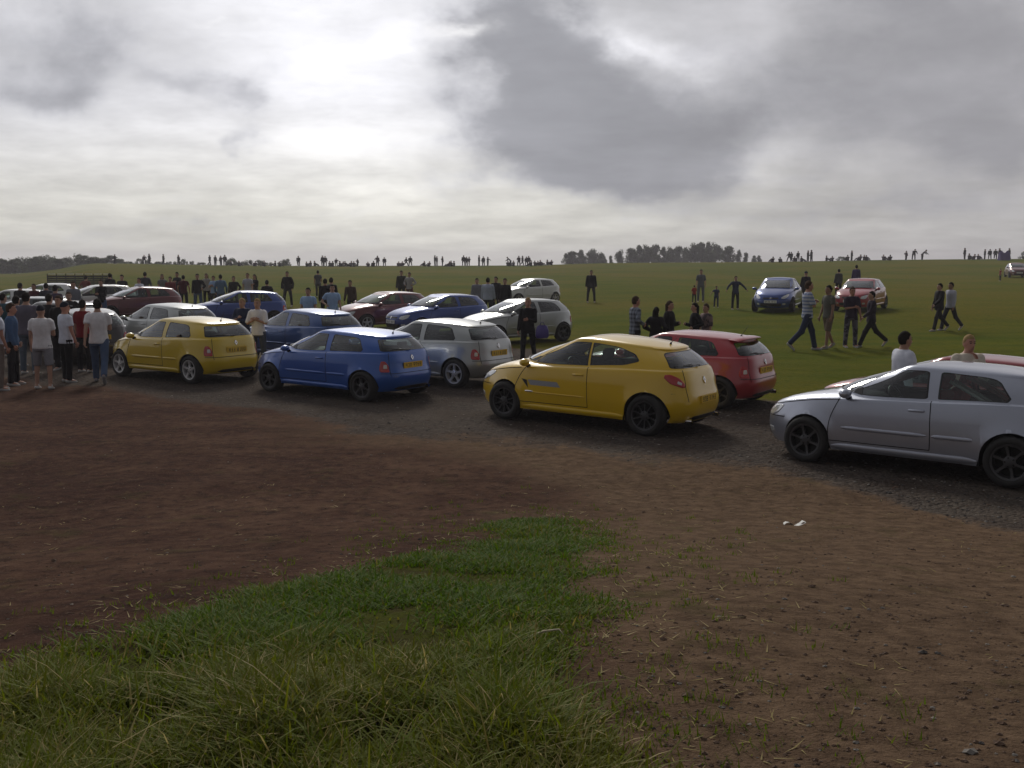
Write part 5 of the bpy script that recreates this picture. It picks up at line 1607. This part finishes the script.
stand(at(65, 21.3), 50, 'man in white tee, dark trousers and dark cap, middle of three white tees', 1.74, GL, top=WB, bottom=BK, hairstyle='cap', skin='red', arms=('hang', 'hang'), wide=1.05)
stand(at(98, 21.2), 105, 'man in white tee and blue jeans nearest the duller yellow hatchback', 1.84, GL, top=W, bottom=JEAN, hair='dark', legs='walk', arms=('swing_b', 'hold'), wide=1.05, shoe=(.3, .3, .32))
stand(at(11, 20.8), 15, 'man in blue jumper and dark trousers at the left picture edge', 1.73, GL, top=(.05, .10, .20), bottom=DK, sleeve=1.2, skin='red', hair='brown', arms=('pocket', 'hang'))
stand(at(-3, 20.0), 40, 'red faced man in pale shirt cut by the left picture edge', 1.75, GL, top=WB, bottom=(.2, .16, .14), skin='red', hair='brown', arms=('hang', 'hang'))
stand(at(27, 22.8), 92, 'broad man in grey tee behind the white tees', 1.88, GL, top=(.13, .12, .16), bottom=(.10, .13, .17), hair='dark', wide=1.15, arms=('hold', 'hold'))
stand(at(83, 23.2), 80, 'person in black with a red top half hidden between two white tees', 1.70, GL, top=(.20, .015, .02), bottom=BK, sleeve=.7, arms=('hang', 'hold'))
stand(at(50, 25.5), 70, 'man in dark shirt deeper in the crowd at left', 1.76, GL, top=DK, bottom=DK, sleeve=1.2, hair='dark')
stand(at(57, 33.0), 85, 'man in dark purple top beside the pale silver car', 1.78, GL, top=(.06, .04, .08), bottom=DK, sleeve=1.2)
stand(at(4, 27), 60, 'person in teal top behind the red faced man', 1.72, GL, top=(.04, .10, .13), bottom=DK, sleeve=1.2)
for k, (px, D, col, lb) in enumerate([(22, 36.5, DK, 'dark figure among the cars at far left, below the hedge end'), (36, 38, (.10, .03, .04), 'person in dark red top among the cars at far left'), (48, 37, (.05, .05, .07), 'person in slate top left of the barrier'),
        (75, 36.5, (.16, .17, .2), 'person in grey top in front of the barrier'), (88, 47.5, (.15, .04, .04), 'person in brick red top in front of the barrier'), (103, 39.2, BK, 'person in black behind the man in jeans'), (112, 48, DK, 'dark figure at the right end of the barrier'), (70, 28.5, DK, 'dark figure hidden behind the capped man in white tee'), (17, 24.5, (.03, .035, .05), 'person in navy between the blue jumper and grey tee'), (60, 23.6, BK, 'person in black close behind the white tees')]):
    stand(at(px, D), [80, 260, 120, 300][k % 4], lb, [1.78, 1.7, 1.74][k % 3], 'people among the cars at far left', top=col, bottom=[DK, BK, JEAN][k % 3], sleeve=1.2 if k % 2 else .6, arms=[('hang', 'hang'), ('hip', 'hang'), ('hold', 'hold')][k % 3], hair=['dark', 'brown'][k % 2])
# between the yellow and blue cars
stand(at(243, 25.0), 250, 'fair haired teenager in dark jacket beside the white shirted one', 1.66, None, top=NV, bottom=DK, jacket=True, sleeve=1.2, hair='blond', arms=('hold', 'crossed'), shoe=BK)
stand(at(258, 23.9), 265, 'fair haired youth in white shirt with arms folded between queue cars', 1.70, None, top=W, bottom=(.06, .07, .10), hair='blond', arms=('crossed', 'crossed'), sleeve=.9)
# line of spectators behind the cars at left
row = [(124, 46, 'dark', DK, 'person in black at the left end of the spectators'), (141, 43.8, 'brown', WB, 'person in pale grey tee leaning by the dark maroon car'), (147, 50, 'dark', (.05, .05, .06), 'person in charcoal behind the pale grey tee'),
       (164, 49, 'brown', GREY, 'spectator in mid grey top left of the red jumper'), (172, 47, 'dark', (.17, .03, .035), 'broad spectator in a red jumper'), (179, 52, 'dark', DK, 'dark spectator between the red and maroon tops'),
       (185, 48, 'dark', (.08, .012, .018), 'spectator in maroon top right of the red jumper'), (199, 47, 'dark', BK, 'spectator in black behind the silver hatchback'), (208, 51, 'brown', (.3, .28, .26), 'spectator in beige top right of the one in black'),
       (215, 49, 'brown', LB, 'spectator in light blue top, taller of the two in blue'), (222, 47.5, 'dark', (.12, .2, .32), 'spectator in mid blue top, shorter of the two in blue'), (235, 47, 'dark', DK, 'lone spectator in dark top above the violet blue hatchback'),
       (249, 49, 'brown', (.4, .4, .46), 'spectator in pale lilac top in a pair'), (256, 50, 'dark', BK, 'spectator in dark top of the pair behind violet blue hatchback'), (268, 42.5, 'dark', DK, 'person in black by the rear of the violet blue hatchback')]
for k, (px, D, hr, col, lb) in enumerate(row):
    stand(at(px, D), [270, 250, 100, 290][k % 4], lb, [1.76, 1.70, 1.80, 1.72, 1.66][k % 5], 'spectators standing behind the cars at left', top=col, bottom=[DK, JEAN, BK][k % 3], hair=hr, sleeve=1.2 if k % 3 else .5, arms=[('hang', 'hang'), ('crossed', 'crossed'), ('pocket', 'pocket'), ('hip', 'hang')][k % 4], wide=1.1 if k == 4 else 1.0, female=k % 5 == 3, hairstyle='long' if k % 5 == 3 else 'short')
stand(feet(288, 306.5), 268, 'man in dark suit jacket over white shirt above the dark blue car', 1.82, None, top=BK, bottom=DK, jacket=True, sleeve=1.2, legs='wide', arms=('pocket', 'pocket'), hair='dark')
stand(at(309, 31), 262, 'man in light blue tee, left of the two in light blue', 1.73, None, top=LB, bottom=JEAN, hair='dark', wide=1.1)
stand(at(333, 33.5), 285, 'man in light blue tee beside the maroon car bonnet', 1.76, None, top=LB, bottom=(.1, .1, .12), hair='dark', arms=('hang', 'hip'), wide=1.1)
stand(at(326, 40), 95, 'dark figure behind the light blue tees, left of a pair', 1.78, None, top=BK, bottom=BK, sleeve=1.2)
stand(at(332, 41), 80, 'dark figure behind the light blue tees, right of a pair', 1.80, None, top=DK, bottom=DK, sleeve=1.2)
stand(at(319, 62), 95, 'small distant figure in grey walking on the field left of the pair', 1.7, None, top=(.08, .08, .09), bottom=DK, legs='walk')
stand(at(352, 41.5), 265, 'person in brown top bending over the maroon car roof', 1.72, None, top=(.09, .06, .05), bottom=DK, sleeve=1.2, lean=18)
stand(at(402, 54), 265, 'tall person in dark green jacket behind the maroon car', 1.82, None, top=(.035, .035, .03), bottom=DK, jacket=True, sleeve=1.2)
stand(at(410, 53.5), 255, 'person in pale grey top behind the maroon car', 1.74, None, top=(.36, .34, .36), bottom=(.10, .02, .03), sleeve=1.2, arms=('hip', 'hip'))
stand(at(477, 43), 280, 'person in grey top at the left of the group behind the silver car', 1.72, None, top=(.2, .2, .24), bottom=DK, sleeve=1.2)
stand(at(488, 41.5), 80, 'broad man in pale blue shirt seen from behind, behind the silver car', 1.78, None, top=(.38, .42, .54), bottom=DK, sleeve=1.2, wide=1.15, hair='dark')
stand(at(496, 44), 250, 'dark figure in the middle of the group behind the silver car', 1.76, None, top=DK, bottom=DK, sleeve=1.2)
stand(at(505, 41.5), 265, 'man in black suit at the right of the group by the white hatchback', 1.75, None, top=BK, bottom=BK, jacket=True, sleeve=1.2)
pb = at(528, 25.6)
stand(pb, 262, 'fair haired man in black walking between silver cars with a purple bag', 1.70, None, top=BK, bottom=BK, sleeve=1.2, hair='blond', legs='walk', arms=('hold', 'hang'), skin='red', flip=True)
def make_bag():
    mb = MB(); mat = pmat('purple_plastic', (.07, .05, .24), .4, noise_amt=.2)
    c = pb + Vector((.36, -.13, ground(pb.x, pb.y) - pb.z + .62))
    rows = [[(c.x + .15*sx*w, c.y + .05*sy*w, c.z + z) for sx, sy in ((-1, -1), (0, -1.3), (1, -1), (1.1, 0), (1, 1), (0, 1.3), (-1, 1), (-1.1, 0))] for z, w in ((0, .8), (.05, 1.05), (.2, 1.0), (.31, .75), (.33, .55))]
    mb.grid(rows, mat, closed=True); mb.add(rows[0], [tuple(range(8))], mat)
    for s_ in (-.03, .03): mb.tube([c + Vector((-.06, s_, .32)), c + Vector((-.03, s_, .41)), c + Vector((.03, s_, .41)), c + Vector((.06, s_, .32))], .008, mat, 6)
    tag(mb.build('carrier_bag'), 'purple carrier bag held by the man in black', 'bag')
make_bag()
stand(feet(591, 302.5), 270, 'man in open dark jacket standing alone in mid field', 1.76, None, top=BK, bottom=BK, jacket=True, sleeve=1.2, legs='wide', arms=('hang_b', 'hang_b'), wide=1.1)
# group above the yellow car
stand(at(635, 24.0), 20, 'man in grey checked shirt above the yellow car roof', 1.76, None, top=(.22, .25, .30), top_pat='check', top2=(.05, .06, .08), bottom=BK, sleeve=1.2, hair='brown', arms=('hang', 'hip'), skin='red')
stand(at(656, 24.0), 60, 'short dark haired girl in black jacket beside the checked shirt', 1.50, None, top=BK, bottom=BK, jacket=True, sleeve=1.2, female=True, hairstyle='long', arms=('hip', 'hip'))
stand(at(669, 24.2), 330, 'woman with brown hair in black coat, tallest of the four by the cars', 1.64, None, top=BK, bottom=DK, jacket=True, sleeve=1.2, female=True, hairstyle='long', hair='brown', arms=('hold', 'hang'))
stand(at(695, 24.4), 190, 'girl with long black hair in black above the dark red roof', 1.58, None, top=BK, bottom=BK, sleeve=1.2, female=True, hairstyle='long', arms=('hip', 'hold'))
stand(at(706, 24.6), 215, 'light haired child in patterned top above the dark red roof', 1.55, None, top=(.22, .16, .16), top_pat='camo', top2=(.08, .06, .07), bottom=DK, sleeve=.9, hair='brown', female=True)
# family on the field
def man_px(px, pf, ph, face, label, **kw):
    p = feet(px, pf); return stand(p, face, label, (pf - ph)/1000*p.y, **kw)
man_px(700.5, 302, 269.5, 260, 'adult in grey holding hands with small children', group=None, top=(.12, .13, .15), bottom=(.11, .12, .15), sleeve=.8, arms=('hang', 'hang'))
man_px(694, 303, 285, 100, 'small child in red beside the adult in grey', top=(.32, .03, .02), bottom=DK, sleeve=.8, hair='brown', group=None)
man_px(716, 307.5, 286, 268, 'small child in dark blue holding the adult in grey by the hand', top=(.03, .04, .09), bottom=(.03, .04, .08), arms=('hang', 'out'), group=None)
man_px(735, 309.5, 276, 275, 'boy in dark blue with both arms spread on the field', top=(.03, .035, .07), bottom=DK, arms=('out', 'out'), sleeve=1.2, hair='brown', group=None)
# four walkers
GW = 'four walkers on the grass at right'
man_px(806, 350.5, 279, 0, 'man in blue and white striped shirt walking with arms folded', group=GW, top=(.42, .44, .52), top_pat='hstripe', top2=(.16, .20, .34), bottom=NV, legs='walk', arms=('crossed', 'crossed'), hair='brown', skin='red', sleeve=.8, shoe=(.4, .4, .42))
man_px(827, 348.5, 284.5, 200, 'man in olive grey tee and tan shorts', group=GW, top=(.10, .10, .085), bottom=(.15, .11, .08), shorts=True, hair='dark', skin='tan', legs='step', arms=('hang', 'hang'), shoe=(.35, .35, .33))
man_px(850, 347.5, 286.5, 275, 'red haired person in black tee and grey camouflage trousers', group=GW, top=(.03, .02, .04), bottom=(.12, .11, .15), bot_pat='camo', bot2=(.035, .03, .05), hair='brown', skin='red', sleeve=.8, arms=('hang', 'hold'))
man_px(870, 347, 288, 182, 'man in dark jacket striding left behind the camouflage trousers', group=GW, top=(.025, .016, .03), bottom=BK, jacket=False, sleeve=1.2, legs='stride', arms=('swing_f', 'swing_b'), hair='dark', shoe=(.35, .35, .36))
man_px(805, 306, 271, 95, 'capped man standing behind the striped shirt', top=DK, bottom=DK, sleeve=1.2, hairstyle='cap', group=None)
# couple
man_px(938, 331, 282, 190, 'man in black jacket walking left, left of the couple', top=BK, bottom=BK, jacket=True, sleeve=1.2, legs='walk', arms=('swing_f', 'hang'), group=None)
man_px(949, 330.5, 281, 200, 'man in pale lilac shirt walking beside the black jacket', top=(.42, .42, .50), bottom=(.03, .03, .045), sleeve=1.2, legs='walk', arms=('hang', 'swing_b'), flip=True, skin='tan', group=None)
# two men between the silver and red cars
stand(at(905, 14.55), 10, 'man in white shirt behind the silver car, turned to the right', 1.72, None, top=(.60, .62, .70), bottom=NV, sleeve=1.2, skin='tan', hair='dark', turn=0, arms=('hang', 'hold'), wide=1.1)
stand(at(970, 14.0), 275, 'fair haired man in beige shirt with a hand to his mouth', 1.70, None, top=(.60, .54, .45), bottom=(.12, .10, .08), sleeve=1.2, skin='red', hair='blond', arms=('chin', 'hang'), wide=1.1)
# behind the cars on the field
man_px(838, 297, 269, 95, 'person in dark grey behind the red car on the field', top=(.07, .07, .08), bottom=DK, sleeve=1.2, group=None)
man_px(855.5, 293, 265, 80, 'person in purple and black behind the red car roof', top=(.05, .03, .12), bottom=DK, sleeve=1.2, group=None)
man_px(1000, 281, 268.5, 180, 'tiny person in red beside the far dark hatchback', top=(.22, .02, .02), bottom=DK, group=None)

# ---------------------------------------------------------------- tiny figures along the crest
def crest_mesh(seed):
    kinds = [dict(), dict(legs='relax', arms=('hip', 'hang')), dict(legs='walk', arms=('swing_f', 'swing_b')), dict(arms=('out', 'out')), dict(legs='sit', arms=('knees', 'knees')), dict(legs='sit', arms=('knees', 'knees'), lean=-12, wide=1.15), dict(lean=38, arms=('swing_f', 'swing_f'))]
    k = kinds[seed]
    b = make_person('x', h=1.75, voxel=.034, detail=False, top=[(.03, .03, .035), (.05, .03, .04), (.02, .02, .022), (.04, .045, .06), (.03, .03, .035), (.05, .03, .05), (.03, .03, .04)][seed], bottom=(.02, .02, .026), sleeve=1.2, **k)
    m = merge_person(b); o = m.build('person'); me = o.data; bpy.data.objects.remove(o); return me
CM = [crest_mesh(k) for k in range(7)]
CREST_P = [('left', [(118, 's'), (147, 's'), (152, 's'), (166, 's'), (181, 's'), (212, 's'), (217.5, 's'), (223, 's'), (227, 's'), (233, 't'), (241, 't'), (257, 't'), (266, 't'), (277, 't'), (281, 't'), (300, 's'), (308, 't'), (312, 't'), (316, 't')]),
  ('mid', [(324, 's'), (326.5, 's'), (331, 't'), (334, 't'), (337.5, 's2'), (341, 't'), (343.5, 't'), (347, 't'), (352, 't'), (355, 't'), (358.7, 's2'), (369, 't'), (374.5, 't'), (378.5, 's'), (385.3, 's'), (399.5, 't'), (403, 't'), (407, 's'), (411, 's'), (425, 't'), (429.5, 't'), (435.5, 's'), (437.5, 's'), (443, 's'), (449, 't'), (451.5, 't'), (454.5, 't'), (464, 's'), (467, 's'), (469.5, 's'), (479.3, 's'), (483.6, 's'), (488, 'o')]),
  ('hatch', [(508, 't'), (510.5, 'b'), (513.5, 't'), (518.8, 's'), (522.4, 's'), (526.3, 's'), (528.5, 's'), (531, 't'), (535, 't'), (538.5, 't'), (541, 't'), (547, 't'), (550.8, 't')]),
  ('right', [(770.5, 't'), (778, 't'), (787, 's'), (789, 's'), (792.5, 't'), (795.8, 's'), (799, 't'), (805.6, 's'), (809, 's'), (824, 't'), (829.5, 't'), (845, 't'), (849, 's'), (857, 't'), (861.5, 't'), (864, 't')]),
  ('far', [(881, 't'), (887, 't'), (903, 's2'), (910.5, 'b'), (919, 'b')]),
  ('end', [(961, 's'), (965.5, 't'), (970, 't'), (975, 't'), (981, 's'), (986, 's'), (991.5, 'w'), (995.5, 's'), (1005, 's')])]
WHERE = {'left': 'on the crest at left among the bushes', 'mid': 'on the crest between the suited man and the white hatchback', 'hatch': 'on the crest above the small white hatchback', 'right': 'on the crest right of the tree clump', 'far': 'on the bare crest between the red car and the couple', 'end': 'on the crest near the purple shelter'}
rc = random.Random(21)
for nm, lst in CREST_P:
    for px, t in lst:
        D = 157 + rc.uniform(-2, 3); p = at(px, D)
        k = {'s': rc.choice((0, 1, 2, 0)), 's2': 1, 't': rc.choice((4, 5)), 'o': 3, 'b': 6, 'w': 2}[t]
        o = bpy.data.objects.new('person', CM[k]); COL.objects.link(o)
        o.location = (p.x, p.y, ground(p.x, p.y) - .02); o.rotation_euler = (0, 0, rc.uniform(0, 6.28))
        s = rc.uniform(.90, 1.06)*(.82 if t == 's2' else 1)*(.93 if nm in ('left', 'mid', 'hatch') else 1); o.scale = (s*1.38, s*1.38, s)
        what = {'s': 'tiny dark figure standing', 's2': 'tiny short figure standing', 't': 'tiny dark figure sitting', 'o': 'tiny figure with arms spread', 'b': 'tiny figure bending over', 'w': 'tiny figure walking'}[t]
        tag(o, what + ' ' + WHERE[nm], 'person', 'tiny people along the crest')
